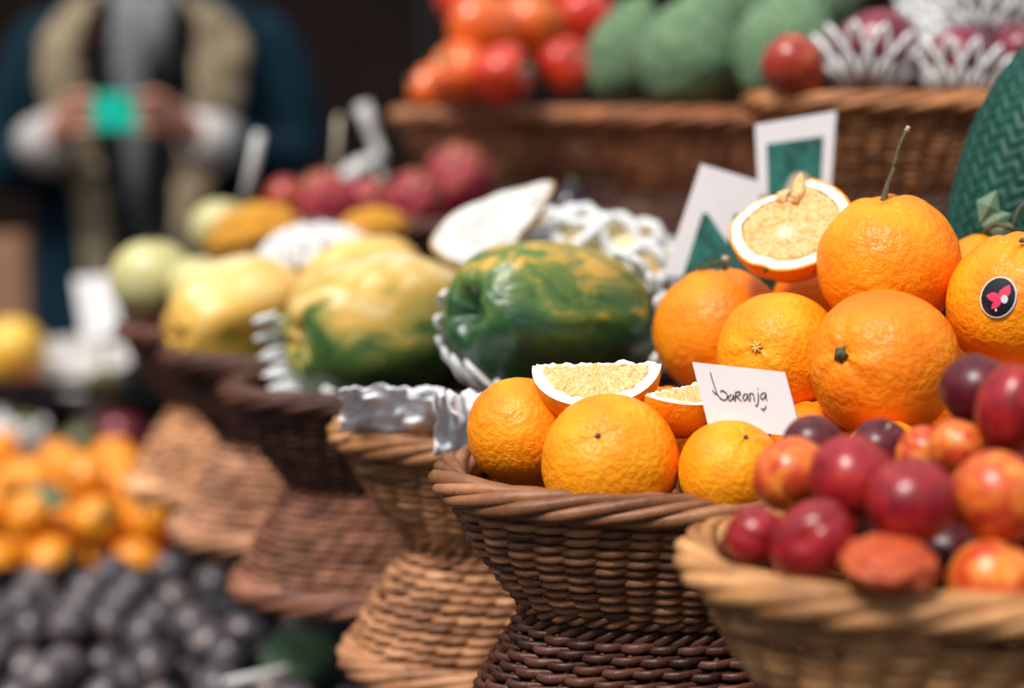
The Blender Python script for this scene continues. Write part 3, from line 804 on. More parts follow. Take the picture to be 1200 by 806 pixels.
def net(label, loc, axis, spin, a, zr, rho_fn, nstr, nper, rad, phr=(0, 2*PI), amp=.5, cap=1.0, par=None):
    """tubular foam net of zigzag strands; local z along axis"""
    mb = MB(); full = abs(phr[1]-phr[0]-2*PI) < 1e-3
    dph = (phr[1]-phr[0])/nstr
    for j in range(nstr+(0 if full else 1)):
        pts = []; n = nper*6+1
        for i in range(n):
            u = i/(n-1); z = zr[0]+(zr[1]-zr[0])*u
            tri = abs(((u*nper+(j % 2)*.5) % 1)-.5)*4-1     # -1..1
            ph = phr[0]+j*dph+tri*dph*amp
            r = rho_fn(z, ph)+.0012*math.sin(i*1.7+j)
            pts.append((r*math.cos(ph), r*math.sin(ph), z))
        mb.tube(pts, rad, 7)
    o = obj('foam_net', mb.mesh('foam_net', M['foam']), loc=loc, rot=zq(axis, spin))
    return tag(o, label, 'foam net')
def net_ring(label, loc, axis, zr, rows, rho_fn, teeth, rad, phr=(0, 2*PI), seed=0):
    mb = MB(); full = abs(abs(phr[1]-phr[0])-2*PI) < 1e-3; dz = (zr[1]-zr[0])/rows; rg = random.Random(seed)
    for j in range(rows):
        n = teeth*8; pts = []; ph_off = rg.uniform(-.03, .03)
        for i in range(n+(0 if full else 1)):
            u = i/n; x = u*teeth+(j % 2)*.5; tri = math.asin(.94*math.sin(2*PI*x))/math.asin(.94)
            z = zr[0]+(j+.5)*dz+tri*dz*.56+.0015*math.sin(u*9+j); ph = phr[0]+(phr[1]-phr[0])*u+ph_off*math.sin(7*u)
            r = rho_fn(z, ph)+.0015*math.sin(i*.9+2*j); pts.append((r*math.cos(ph), r*math.sin(ph), z))
        mb.tube(pts, rad, 7, closed=full)
    o = obj('foam_net', mb.mesh('foam_net', M['foam']), loc=loc, rot=zq(axis, 0))
    return tag(o, label, 'foam net')
def ell_r(R, Lh, k=1.06, flare=0, mn=.25):
    def f(z, ph):
        t = max(0, 1-(z/(Lh*1.03))**2); return R*k*max(math.sqrt(t)**.9, mn)+flare*max(0, abs(z)/Lh-.75)
    return f
# green papaya, blossom end towards the left of the camera
ax1 = cv(-.74, .10, .62)
p1 = W(652, 378, 1.205)
zl = cv(0, 1, 0)
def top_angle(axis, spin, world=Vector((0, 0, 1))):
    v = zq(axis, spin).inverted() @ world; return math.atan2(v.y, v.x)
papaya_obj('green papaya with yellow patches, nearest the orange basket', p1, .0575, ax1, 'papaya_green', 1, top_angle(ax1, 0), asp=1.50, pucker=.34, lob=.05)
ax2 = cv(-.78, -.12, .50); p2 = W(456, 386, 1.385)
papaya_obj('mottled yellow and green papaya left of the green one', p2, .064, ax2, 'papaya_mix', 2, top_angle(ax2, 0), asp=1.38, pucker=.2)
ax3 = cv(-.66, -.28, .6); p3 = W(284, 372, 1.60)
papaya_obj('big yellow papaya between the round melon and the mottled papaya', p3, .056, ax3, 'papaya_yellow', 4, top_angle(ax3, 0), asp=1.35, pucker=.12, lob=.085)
# nets on the papayas
def phi_of(axis, v): w = zq(axis, 0).inverted() @ v; return math.atan2(w.y, w.x)
def arc(axis, v0, v1):
    a, b = phi_of(axis, v0), phi_of(axis, v1)
    while b-a > PI: b -= 2*PI
    while b-a < -PI: b += 2*PI
    return (a, b)
net_ring('white foam net gathered under the left end of the green papaya', p1, ax1, (.000, .078), 3, lambda z, ph: ell_r(.0575, .090, 1.15, .0, .3)(z, ph), 6, .0022, arc(ax1, cv(-.45, .30, -.8), cv(-.02, -.92, .40)), 1)
f1b = phi_of(ax1, cv(.3, .1, -1))
net_ring('white foam net stretched round the right end of the green papaya', p1, ax1, (-.098, -.045), 3, lambda z, ph: ell_r(.0575, .090, 1.12, .01, .4)(z, ph), 17, .0026, (0, 2*PI), 2)
net_ring('white foam net bunched below the left end of the mottled papaya', p2, ax2, (.0, .095), 3, lambda z, ph: ell_r(.064, .090, 1.15, .0, .62)(z, ph), 8, .0031, arc(ax2, cv(-.5, .5, -.7), cv(.0, -.8, .6)), 3)
ax4 = cv(.95, -.18, -.3); p4 = W(698, 330, 1.40)
papaya_obj('pale yellow papaya wrapped in a thick white net, behind the green papaya', p4, .050, ax4, 'papaya_mix', 6, top_angle(ax4, 0), asp=1.55)
net('thick white foam net wrapped round the pale papaya behind the green one', p4, ax4, 0, 0, (-.088, .088), lambda z, ph: ell_r(.050, .086, 1.12, .0, .3)(z, ph)+.004*math.sin(7*ph+70*z), 15, 4, .0048)
ax5 = cv(.9, .1, -.4); p5 = W(425, 337, 1.56)
papaya_obj('orange yellow papaya showing its top behind the mottled papaya', p5, .047, ax5, 'papaya_yellow', 3, top_angle(ax5, 0), asp=1.3)
ax6 = cv(.9, .0, -.4); p6 = W(376, 322, 1.72)
papaya_obj('yellow papaya in a white net, further back above the yellow papaya', p6, .040, ax6, 'papaya_yellow', 5, top_angle(ax6, 0), asp=1.4)
net('white foam net round the papaya behind the big yellow one', p6, ax6, 0, 0, (-.062, .062), lambda z, ph: ell_r(.042, .062, 1.12, .0, .3)(z, ph), 14, 7, .0055)

# crumpled white paper at the tan basket rim
def crumple(label, px0, px1, pyt, pyb, Y, seed, par=None):
    nx, ny = 34, 22; V = []; F = []
    for j in range(ny+1):
        for i in range(nx+1):
            u, v = i/nx, j/ny
            top = pyt+9*nz((u*5, 0, 0), 1, seed)+4*nz((u*13, 0, 0), 1, seed)
            bot = pyb+9*nz((u*4, 3, 0), 1, seed)
            Yv = Y-.012+.030*(1-v)**1.4
            # rounded over the top edge
            p = W(px0+(px1-px0)*u+6*nz((v*4, 7, 0), 1, seed), bot+(top-bot)*min(1, v*1.25), Yv)
            if v > .8: p = p+Vector((0, .06*(v-.8)/.2, -.012*(v-.8)/.2))
            r1 = abs(nz((u*2.6, v*1.8, 0), 1, seed)); r2 = abs(nz((u*5+v*3, v*3-u*2, 1), 1, seed+3)); r3 = abs(nz((u*9, v*6, 2), 1, seed+5))
            p = p+Vector((0, -1, .3))*(.034*r1+.016*r2+.004*r3)
            V.append(p)
    for j in range(ny):
        for i in range(nx): a = j*(nx+1)+i; F.append((a, a+1, a+nx+2, a+nx+1))
    c = sum((Vector(v) for v in V), Vector())/len(V)
    mb = MB(); mb.add([v-c for v in V], F); o = obj('crumpled_paper', mb.mesh('crumpled_paper', M['paper'], True), loc=c)
    s = o.modifiers.new('thickness', 'SOLIDIFY'); s.thickness = .0004
    return tag(o, label, 'paper')
crumple('crumpled white paper lining the left of the tan papaya basket', 400, 522, 456, 506, 1.135, 2)
crumple('crumpled white paper tuck hanging over the rim beside the front left orange', 510, 580, 460, 536, 1.090, 9)

# pale cut fruit wedge
def cut_boat(name, label, cat, loc, ax, nrm, a, b, c, flesh, rim, rind):
    x = Vector(ax).normalized(); n = Vector(nrm); n = (n-x*n.dot(x)).normalized(); y = n.cross(x)
    rot = Matrix((x, y, n)).transposed().to_quaternion(); t = thing(name, label, cat, loc, rot=rot)
    nn = 64; V = []; F = []; m = 14
    def rr(t_): return 1+.03*math.sin(3*t_)
    def yy_(t_): return (1-.50*math.cos(t_))*(1+.04*math.sin(7*t_))*(1.25 if math.sin(t_) < 0 else .85)
    for i in range(m+1):
        th = PI/2*i/m
        for k in range(nn):
            t_ = 2*PI*k/nn; V.append((a*rr(t_)*math.cos(th)*math.cos(t_), b*yy_(t_)*math.cos(th)*math.sin(t_), -c*math.sin(th)))
    for i in range(m):
        for k in range(nn): F.append((i*nn+k, (i+1)*nn+k, (i+1)*nn+(k+1) % nn, i*nn+(k+1) % nn))
    mb = MB(); mb.add(V, F); obj('rind', mb.mesh('rind', rind), t)
    def disc(s0, s1, mat, nm, st, z0):
        V = []; F = []
        for i in range(st+1):
            s = s0+(s1-s0)*i/st
            for k in range(nn):
                t_ = 2*PI*k/nn; X = a*rr(t_)*s*math.cos(t_); Y_ = b*yy_(t_)*s*math.sin(t_)
                V.append((X, Y_, z0*(1 if s < .98 else .3)+.004*nz((X*60, Y_*60, 0), 1, 3)*(s < .95)))
        for i in range(st):
            for k in range(nn): F.append((i*nn+k, i*nn+(k+1) % nn, (i+1)*nn+(k+1) % nn, (i+1)*nn+k))
        mb = MB(); mb.add(V, F); obj(nm, mb.mesh(nm, mat), t)
    disc(0, .94, flesh, 'flesh', 16, .003); disc(.93, 1.0, rim, 'rind_edge', 3, .002)
    return t
cut_boat('cut_fruit', 'cut pale fruit half showing white flesh, propped behind the papayas', 'cut fruit', W(580, 256, 1.34), cv(.84, .50, -.1), cv(-.25, .45, .85),   .055, .025, .020, M['white_flesh'], M['rind_tan'], M['rind_green'])

# ------------------------------------------------------------------ melons, gourd, dragon fruits at the far end
def melon_fn(seed, lob=.015, oz=.95):
    def fn(th, ph):
        r = 1+lob*math.cos(10*ph)*math.sin(th)-.06*math.exp(-(th/.2)**2)
        v = (math.sin(th)*math.cos(ph), math.sin(th)*math.sin(ph), math.cos(th)); r += .02*nz(v, 1.3, seed)
        return r*math.sin(th), r*math.cos(th)*oz
    return fn
MEL = ball('melon', M['melon'], melon_fn(1))
def bit(name, label, cat, me, px, py, rpx, Y, axis=(0, 1, .2), sc=(1, 1, 1), group=None, spin=0):
    p = W(px, py, Y); R = rpx*depth(p)/FPX
    return tag(obj(name, me, loc=p, rot=zq(cv(*axis), spin), scale=tuple(R*s for s in sc)), label, cat, group)
m1 = bit('melon', 'round pale green melon standing on the furthest lower basket', 'melon', MEL, 178, 327, 49, 1.76)
mb = MB(); mb.tube([(0, 0, .88), (.02, 0, .97), (.05, .02, 1.05)], [.06, .05, .05], 7); obj('stem', mb.mesh('stem', M['stem_green']), m1)
bit('melon', 'pale green melon between the round melon and the big yellow papaya', 'melon', MEL, 232, 338, 36, 1.72, sc=(1, 1, 1.1))
bit('melon', 'yellowish melon further back beside the orange warty gourd', 'melon', MEL, 258, 268, 36, 1.98)
GO = ball('gourd', M['gourd_orange'], lambda th, ph: ((lambda r: (r*math.sin(th), r*math.cos(th)*1.25))(1+.06*math.cos(8*ph)*math.sin(th)+.04*math.cos(9*th)*math.cos(4*ph))))
bit('gourd', 'warty orange gourd lying above the big yellow papaya', 'gourd', GO, 298, 277, 42, 1.85, (.9, .2, .2), sc=(.85, .85, 1.1))
bit('gourd', 'small warty orange gourd below the dragon fruits', 'gourd', GO, 436, 268, 28, 1.76, (.9, .1, .2), sc=(.85, .85, 1.2))
def dragon_meshes():
    body = ball('dragon_fruit', M['dragon'], lambda th, ph: (lambda r: (r*math.sin(th), r*math.cos(th)*1.12))(1+.03*math.cos(5*ph+3*th)))
    mb = MB()
    for r_, th in enumerate((.5, .9, 1.3, 1.75, 2.2)):
        for k in range(6):
            ph = 2*PI*k/6+r_*.5; d = Vector((math.sin(th)*math.cos(ph), math.sin(th)*math.sin(ph), math.cos(th)*1.12))
            e = Vector((math.cos(th)*math.cos(ph), math.cos(th)*math.sin(ph), -math.sin(th)))*-1; s = d.cross(e).normalized()*.17
            mb.add([d*.99+s, d*.99-s, d*1.16+e*.33, d*1.06-s*.3, d*1.06+s*.3], [(0, 3, 1), (0, 4, 3), (0, 2, 4), (3, 2, 1), (4, 2, 3), (0, 1, 2)])
    sc = mb.mesh('scales', simple('scale_tips', (.42, .22, .08), .5, 6, .4), False); return body, sc
DB, DS = dragon_meshes()
drag = [('pink dragon fruit, leftmost above the yellow papayas', 384, 242, 40, 1.90, (-.3, .8, .3)), ('red dragon fruit tucked behind the leftmost pink one', 430, 240, 32, 1.98, (.5, .6, .4)),
        ('dragon fruit with tan scales in the middle of the group', 486, 240, 40, 1.90, (.3, .7, .5)), ('large pink red dragon fruit on the right, just under the pepper basket', 536, 217, 46, 1.95, (.2, .8, .4))]
di = [dict(px=d[1], py=d[2], r=d[3], Y=d[4]) for d in drag]; relax(di)
for d, q in zip(drag, di):
    o = tag(obj('dragon_fruit', DB, loc=q['p'], rot=zq(cv(*d[5])), scale=q['R']*.92), d[0], 'dragon fruit'); obj('scales', DS, o)
MG = lambda mat: ball('mango', M[mat], lambda th, ph: (lambda r: (r*math.sin(th)*(1+.08*math.cos(th)), r*math.cos(th)*1.22))(1+.03*math.cos(ph)-.05*math.exp(-(th/.25)**2)))
MGr, MGp, MGd = MG('mango_red'), MG('mango_purple'), MG('mango_dark')
bit('mango', 'reddish brown mango left of the pink dragon fruits', 'mango', MGr, 334, 236, 24, 2.02, (.3, .9, 0))
EG = ball('eggplant', M['eggplant'], lambda th, ph: (math.sin(th)*(1+.15*math.cos(th)), math.cos(th)*2.1))
eg = bit('eggplant', 'dark purple eggplant upright in shade right of the cut pale fruit', 'eggplant', EG, 664, 272, 27, 1.60, (.12, 1, 0))
mb = MB(); mb.tube([(0, 0, 1.9), (.02, 0, 2.15), (.1, 0, 2.35)], [.38, .16, .14], 9); obj('stem', mb.mesh('stem', M['stem_green']), eg)
# basket that holds the dragon fruits
dz = min(q['p'].z-q['R'] for q in di)-.004
dcx = sum(q['p'].x for q in di)/len(di)
basket('wicker basket hidden behind the papayas under the dragon fruits', dcx+.02, 1.93, dz-.055, reddk, var=1)
st_ = thing('wooden_box', 'plain dark wooden box raising the dragon fruit basket', 'box', (dcx+.05, 1.95, SHELF1))
hb = (dz-.055-SHELF1)/2; obj('body', bevel_box('box', (.1, .05, hb), M['dark_wood'], .003, (0, 0, hb)), st_)

# ------------------------------------------------------------------ white sticks and scoop
def stick(name, label, cat, pts, rad, mat, sides=8):
    P = [W(*p) for p in pts]; o0 = P[-1]; mb = MB(); mb.tube([p-o0 for p in P], rad, sides)
    return tag(obj(name, mb.mesh(name, mat), loc=o0), label, cat)
stick('tag_stick', 'white plastic tag stick standing in front of the person', 'stick', [(304, 155, 1.95), (296, 195, 1.95), (286, 240, 1.95)], [.006, .006, .005], M['plastic_white'])
stick('tag_stick', 'thin brown stick standing by the leftmost dragon fruit', 'stick', [(397, 135, 2.0), (394, 180, 2.0), (390, 245, 2.0)], [.003, .003, .003], M['twig_tip'])
sc = thing('serving_scoop', 'grey white plastic serving scoop leaning above the dragon fruits', 'scoop', W(440, 215, 2.12))
def locpts(pts): return [W(*p)-sc.location for p in pts]
mb = MB(); mb.tube(locpts([(424, 122, 2.12), (434, 150, 2.12), (446, 182, 2.12), (446, 230, 2.06), (446, 275, 1.985)]), [.017, .014, .012, .010, .008], 10, flat=.6); obj('handle', mb.mesh('handle', M['plastic_white']), sc)
mb = MB(); mb.tube(locpts([(446, 182, 2.10), (420, 195, 2.08), (396, 212, 2.06)]), [.012, .018, .014], 10, flat=.5); obj('scoop_blade', mb.mesh('blade', M['plastic_white']), sc)

# ------------------------------------------------------------------ printed cards on sticks
def photo_card(label, q, px_art, stick_to, pale=None):
    cs = [W(*c) for c in q]; bot = (cs[2]+cs[3])/2
    t = thing('picture_card', label, 'card', bot)
    n = (cs[1]-cs[0]).cross(cs[3]-cs[0]).normalized()
    if n.dot(FWD) > 0: n = -n
    def quad(u0, v0, u1, v1, lift, mat, nm, th):
        def pt(u, v): return (cs[0]*(1-u)+cs[1]*u)*(1-v)+(cs[3]*(1-u)+cs[2]*u)*v - bot + n*lift
        a, b, c, d = pt(u0, v0), pt(u1, v0), pt(u1, v1), pt(u0, v1); mb = MB()
        mb.add([a, b, c, d]+[x-n*th for x in (a, b, c, d)], [(0, 1, 2, 3), (4, 7, 6, 5), (0, 4, 5, 1), (1, 5, 6, 2), (2, 6, 7, 3), (3, 7, 4, 0)])
        return obj(nm, mb.mesh(nm, mat, False), t)
    quad(0, 0, 1, 1, 0, M['card'], 'card_sheet', .0008)
    pr = quad(*px_art, .0006, M['print'], 'printed_picture', .0005)
    if pale:
        def pt(u, v): return (cs[0]*(1-u)+cs[1]*u)*(1-v)+(cs[3]*(1-u)+cs[2]*u)*v - bot + n*.0010
        mb = MB(); V = [pt(pale[0]+pale[2]*math.cos(2*PI*k/20)*(1+.15*math.sin(6*PI*k/20)), pale[1]+pale[3]*math.sin(2*PI*k/20)) for k in range(20)]; mb.add(V+[v+n*-.0004 for v in V], [tuple(range(20)), tuple(range(39, 19, -1))])
        obj('printed_fruit', mb.mesh('printed_fruit', M['print_pale'], False), t)
    mb = MB(); mb.tube([(cs[0]+cs[1])/2*.3+bot*.7-bot-n*.002, W(*stick_to)-bot], .0022, 6); obj('stick', mb.mesh('stick', M['wood']), t)
    return t
photo_card('white bordered card with a green picture, upright against the mango basket', [(885, 146, 1.27), (980, 130, 1.28), (972, 246, 1.26), (890, 250, 1.25)], (.13, .24, .85, 1.0), (925, 430, 1.20), (.55, .72, .17, .13))
photo_card('white bordered card with a green picture, leaning left behind the cut orange half', [(822, 192, 1.24), (894, 214, 1.25), (868, 330, 1.22), (778, 322, 1.21)], (.24, .36, 1.0, 1.0), (850, 430, 1.18))

# ------------------------------------------------------------------ green foam sleeves
def green_sleeve(label, loc, axis, R, Lh, spin=0):
    """soft sleeve with rows of zigzag ribs round a fruit-like body"""
    nu, nv = 220, 110; V = []; F = []
    for i in range(nv+1):
        u = i/nv; z = Lh*(1-2*u)
        pr = math.sin(PI*min(1, .06+.94*u)**.8)**.6
        for j in range(nu):
            ph = 2*PI*j/nu
            zz = u*24+.45*(2/PI)*math.asin(math.sin(ph*22))
            rib = .5+.5*math.sin(2*PI*zz); hole = .5+.5*math.cos(ph*44)*math.cos(2*PI*(zz*.5))
            r = R*pr+.0026*rib+.0012*hole*(1-rib)
            V.append((r*math.cos(ph), r*math.sin(ph), z))
    for i in range(nv):
        for j in range(nu): F.append((i*nu+j, (i+1)*nu+j, (i+1)*nu+(j+1) % nu, i*nu+(j+1) % nu))
    F.append(tuple(range(nu-1, -1, -1))); F.append(tuple(nv*nu+j for j in range(nu)))
    mb = MB(); mb.add(V, F)
    return tag(obj('foam_sleeve', mb.mesh('foam_sleeve', M['foam_green']), loc=loc, rot=zq(axis, spin)), label, 'foam sleeve')
green_sleeve('dark green ribbed foam sleeve rising at the right edge behind the oranges', W(1232, 200, 1.15), cv(.50, .86, .05), .060, .115)
green_sleeve('dark green foam sleeve low behind the cut orange half, under the leaning card', W(860, 338, 1.17), cv(.9, .35, .1), .028, .045)

# ------------------------------------------------------------------ upper tier fruit
def lobed_fn(seed, n=4, asp=.9):
    def fn(th, ph):
        s = math.sin(th); r = (1+.07*math.cos(n*ph+seed)*s)
        zz = math.cos(th)*asp-.22*math.exp(-(th/.35)**2)-.08*math.exp(-((PI-th)/.3)**2)
        return r*s**.8, zz
    return fn
PPr = ball('bell_pepper', M['pepper'], lobed_fn(1)); PPo = ball('bell_pepper', M['pepper_o'], lobed_fn(2, 3))
mb = MB(); mb.tube([(0, 0, .62), (0, 0, .8), (.03, 0, .98)], [.20, .12, .14], 10); PST = mb.mesh('stem', M['calyx'])
peps = [('glossy red pepper with its pale stem end facing right', 590, 88, 34, 2.02, (.85, .1, .5), PPr, (1, 1, 1.1), True),
 ('orange red pepper lying at the left front of the pepper basket', 540, 86, 36, 2.03, (-.5, .3, .7), PPo, (1, 1, 1.1), False),
 ('yellow orange pepper at the far left rim of the pepper basket', 502, 104, 26, 2.06, (-.8, .3, .2), PPo, (1, 1, 1), False),
 ('big bright red pepper in the upper middle of the basket', 565, 34, 44, 2.10, (.1, .9, -.1), PPo, (1, 1, 1), False),
 ('shiny scarlet pepper at the top, right of the biggest one', 622, 28, 40, 2.10, (.3, .8, .3), PPo, (1, 1, 1.05), False),
 ('scarlet pepper beside the green pebbled fruits', 686, 22, 36, 2.12, (.3, .8, .3), PPr, (1, 1, 1.1), False),
 ('red pepper low on the rim beside the green pebbled fruits', 664, 76, 31, 2.04, (.4, .3, .8), PPr, (1, 1, 1), True),
 ('dark crimson pepper at the top left of the heap', 538, -2, 30, 2.14, (-.3, .9, 0), PPr, (1, 1, 1), False),
 ('dark red pepper showing above the middle of the pile', 590, -22, 40, 2.16, (-.3, .9, 0), PPr, (1, 1, 1), False),
 ('red pepper at the very top edge next to the green fruits', 650, -25, 38, 2.16, (-.3, .9, 0), PPr, (1, 1, 1), False)]
pi_ = [dict(px=d[1], py=d[2], r=d[3], Y=d[4]) for d in peps]; relax(pi_, tight=.93)
for d, q in zip(peps, pi_):
    o = tag(obj('bell_pepper', d[6], loc=q['p'], rot=zq(cv(*d[5])), scale=tuple(q['R']*s for s in d[7])), d[0], 'pepper')
    obj('stem', PST, o)
def pear_fn(seed):
    def fn(th, ph):
        z = math.cos(th); r = math.sin(th)*(1-.30*max(0, z)**1.0*(1)-.0*z)
        v = (math.sin(th)*math.cos(ph), math.sin(th)*math.sin(ph), z); k = 1+.03*nz(v, 2, seed)+.025*nz(v, 7, seed)
        return r*k, (z*1.25+.1)*k
    return fn
AV = [ball('avocado', M['avocado'], pear_fn(1)), ball('avocado', M['avocado'], pear_fn(3))]
mb = MB(); mb.tube([(0, 0, 1.25), (.02, 0, 1.38), (.06, 0, 1.46)], [.10, .08, .09], 8); AST = mb.mesh('stem', M['twig'])
avs = [('tall pale green pebbled avocado nearest the red peppers', 735, 64, 50, 1.80, (.25, .95, .05), 0, (.95, .95, 1.05)),
 ('large green pebbled avocado in the middle, leaning right', 806, 66, 58, 1.755, (.35, .9, .1), 1, (1.05, 1.05, 1.0)),
 ('big green pebbled avocado behind the orange red mango', 918, 58, 58, 1.74, (.3, .9, -.1), 0, (1.05, 1.05, 1.05)),
 ('green avocado at the top, wedged between the two leaning ones', 868, 2, 44, 1.85, (.5, .8, -.1), 1, (1, 1, 1)),
 ('green avocado at the top edge above the netted mangoes', 960, 0, 44, 1.83, (.8, .3, -.1), 1, (1, 1, 1))]
ai = [dict(px=d[1], py=d[2], r=d[3], Y=d[4]) for d in avs]; relax(ai)
for d, q in zip(avs, ai):
    o = tag(obj('avocado', AV[d[6]], loc=q['p'], rot=zq(cv(*d[5])), scale=tuple(q['R']*s for s in d[7])), d[0], 'avocado'); obj('stem', AST, o)
mgs = [('orange red mango without a net, left of the netted mangoes', 930, 78, 35, 1.44, (-.7, .6, .3), MGr, (1, 1, .92), 0),
 ('crimson mango in a white foam net, in the middle of the mango basket', 1022, 58, 44, 1.46, (.85, .25, .35), MGp, (1, 1, 1.02), 1),
 ('dull purple mango in a white foam net, right of the crimson one', 1128, 72, 40, 1.44, (-.7, .1, .8), MGp, (1, 1, 1), 1),
 ('purple mango at the right edge of the mango basket', 1192, 66, 34, 1.50, (-.3, .6, .8), MGp, (1, 1, 1), 0),
 ('dark mango wrapped in white net at the top right', 1158, 8, 34, 1.54, (.6, .6, .2), MGd, (1, 1, 1), 1)]
gi = [dict(px=d[1], py=d[2], r=d[3]*1.06, Y=d[4]) for d in mgs]; relax(gi)
netlab = iter(['white foam net cupping the crimson mango', 'white foam net cupping the dull purple mango at the right', 'white foam net round the dark mango at the top right'])
for d, q in zip(mgs, gi):
    o = tag(obj('mango', d[6], loc=q['p'], rot=zq(cv(*d[5])), scale=tuple(q['R']*s/1.06 for s in d[7])), d[0], 'mango')
    mb = MB(); mb.tube([(0, 0, 1.1), (.02, 0, 1.24)], [.08, .06], 7); obj('stem', mb.mesh('stem', M['twig']), o)
    if d[8]:
        R = q['R']; a_ = cv(.15, 1, -.25)
        net_ring(next(netlab), q['p'], a_, (-R*1.1, R*.05), 2, (lambda R: lambda z, ph: max(.30, math.sqrt(max(0, 1-(z/(R*1.15))**2)))*R*1.18+max(0, z+R*.4)*.5)(R), 12, .0024, (0, 2*PI), 4)
net('white foam net standing empty above the netted mangoes', W(1095, 14, 1.60), cv(.2, 1, 0), 0, 0, (-.04, .03), lambda z, ph: .033+max(0, z)*.4, 16, 5, .0028)

# ------------------------------------------------------------------ lower left crates
def crate(label, x0, x1, y0, y1, z0, h, mat):
    t = thing('fruit_crate', label, 'crate', ((x0+x1)/2, (y0+y1)/2, z0)); w, d = (x1-x0)/2, (y1-y0)/2
    obj('bottom_board', bevel_box('bottom', (w-.012, d-.012, .006), mat, .001, (0, 0, .006)), t)
    for s in (-1, 1):
        for k in range(2):
            zc = .002+h*(k+.5)/2
            obj('side_slat', bevel_box('slat', (w, .005, h/4-.003), mat, .001, (0, s*(d-.005), zc)), t)
            obj('end_slat', bevel_box('slat', (.005, d-.0105, h/4-.003), mat, .001, (s*(w-.005), 0, zc)), t)
    return t
TZ = .64
tb = thing('display_table', 'low dark table at the aisle carrying the crates of small fruit', 'table', (-.66, 2.2, 0))
obj('top_board', bevel_box('top', (.56, .80, .012), M['dark_wood'], .003, (0, 0, TZ-.0125)), tb)
for sx in (-1, 1):
    for sy in (-1, 1): obj('leg', bevel_box('leg', (.025, .025, (TZ-.025)/2), M['dark_wood'], .003, (sx*.5, sy*.74, (TZ-.025)/2)), tb)
crate('dark shallow crate full of dark passion fruits', -.80, -.11, 1.44, 2.00, TZ, .055, M['crate'])
crate('dark crate heaped with orange persimmons', -1.0, -.26, 2.08, 2.58, TZ, .055, M['crate'])
PF = [ball('passion_fruit', M['passion'], lambda th, ph, s=s: (lambda r: (r*math.sin(th), r*math.cos(th)*1.05))(1+.02*math.cos(3*ph+s)-.05*math.exp(-(th/.2)**2)), 36, 24) for s in (1, 2)]
def fruit_pile(x0, x1, y0, y1, zb, r, cnt, hf, seed):
    """drop fruits one by one, each into the lowest of a few random spots, resting on those below"""
    rg = random.Random(seed); out = []
    for _ in range(cnt):
        best = None
        for _t in range(60):
            x, y = rg.uniform(x0+r, x1-r), rg.uniform(y0+r, y1-r); z = zb+r
            for p in out:
                d2 = (p.x-x)**2+(p.y-y)**2
                if d2 < 4*r*r: z = max(z, p.z+math.sqrt(4*r*r-d2))
            sc_ = z-hf(x, y)
            if best is None or sc_ < best[0]: best = (sc_, Vector((x, y, z)))
        if best[0]-zb > r*1.2 : break
        out.append(best[1])
    return out
def visible(p, r):
    d = depth(p); q = p-CAM; px = 600+FPX*q.x/d; py = 403-FPX*q.dot(UP)/d; rp = r*FPX/d
    return px+rp > -20 and px-rp < 470 and py-rp < 812 and py+rp > 300
AVP = W(348, 772, 1.62); pf = [p for p in fruit_pile(-.79, -.12, 1.46, 1.99, TZ+.012, .0245, 420, lambda x, y: .045+.02*math.sin(x*14+1)*math.sin(y*11), 3)]
nsh = 0
tops = sorted([p for p in pf if visible(p, .0245) and (p-AVP).length > .058], key=lambda p: -p.z)
for i, p in enumerate(tops):
    v = Vector((random.uniform(-1, 1), random.uniform(-1, 1), random.uniform(-.3, 1)))
    o = obj('passion_fruit', PF[i % 2], loc=p, rot=zq(v), scale=.0245*random.uniform(.94, 1.0))
    tag(o, 'dark purple grey passion fruit in the heap at the lower left', 'passion fruit', 'passion fruits heaped in the front crate')
PS = ball('persimmon', M['persimmon'], lambda th, ph: (lambda r: (r*math.sin(th), r*math.cos(th)*.88))(1+.025*math.cos(4*ph)-.08*math.exp(-(th/.3)**2)), 40, 28)
mb = MB()
for k in range(4):
    a = PI/2*k; e = Vector((math.cos(a), math.sin(a), 0)); s = Vector((-e.y, e.x, 0))
    mb.add([e*.05+Vector((0, 0, .84)), e*.28+s*.16+Vector((0, 0, .87)), e*.48+Vector((0, 0, .84)), e*.28-s*.16+Vector((0, 0, .87)), e*.26+Vector((0, 0, .82))], [(0, 1, 2, 3), (0, 4, 1), (1, 4, 2), (2, 4, 3), (3, 4, 0)])
mb.tube([(0, 0, .80), (0, 0, .93)], [.08, .06], 7); PSC = mb.mesh('calyx', M['leaf'])
ps = [p for p in fruit_pile(-.98, -.34, 2.095, 2.565, TZ+.012, .034, 260, lambda x, y: .085-.07*max(0, x+.52)/.12+.02*math.sin(x*11), 5) if visible(p, .034)]
for i, p in enumerate(ps):
    v = Vector((random.uniform(-1, 1), random.uniform(-1, .4), random.uniform(-.5, 1)))
    o = obj('persimmon', PS, loc=p, rot=zq(v), scale=.033*random.uniform(.95, 1.02)); obj('calyx', PSC, o)
    tag(o, 'bright orange persimmon in the blurred heap at the left', 'persimmon', 'persimmons heaped in the crate at the left')
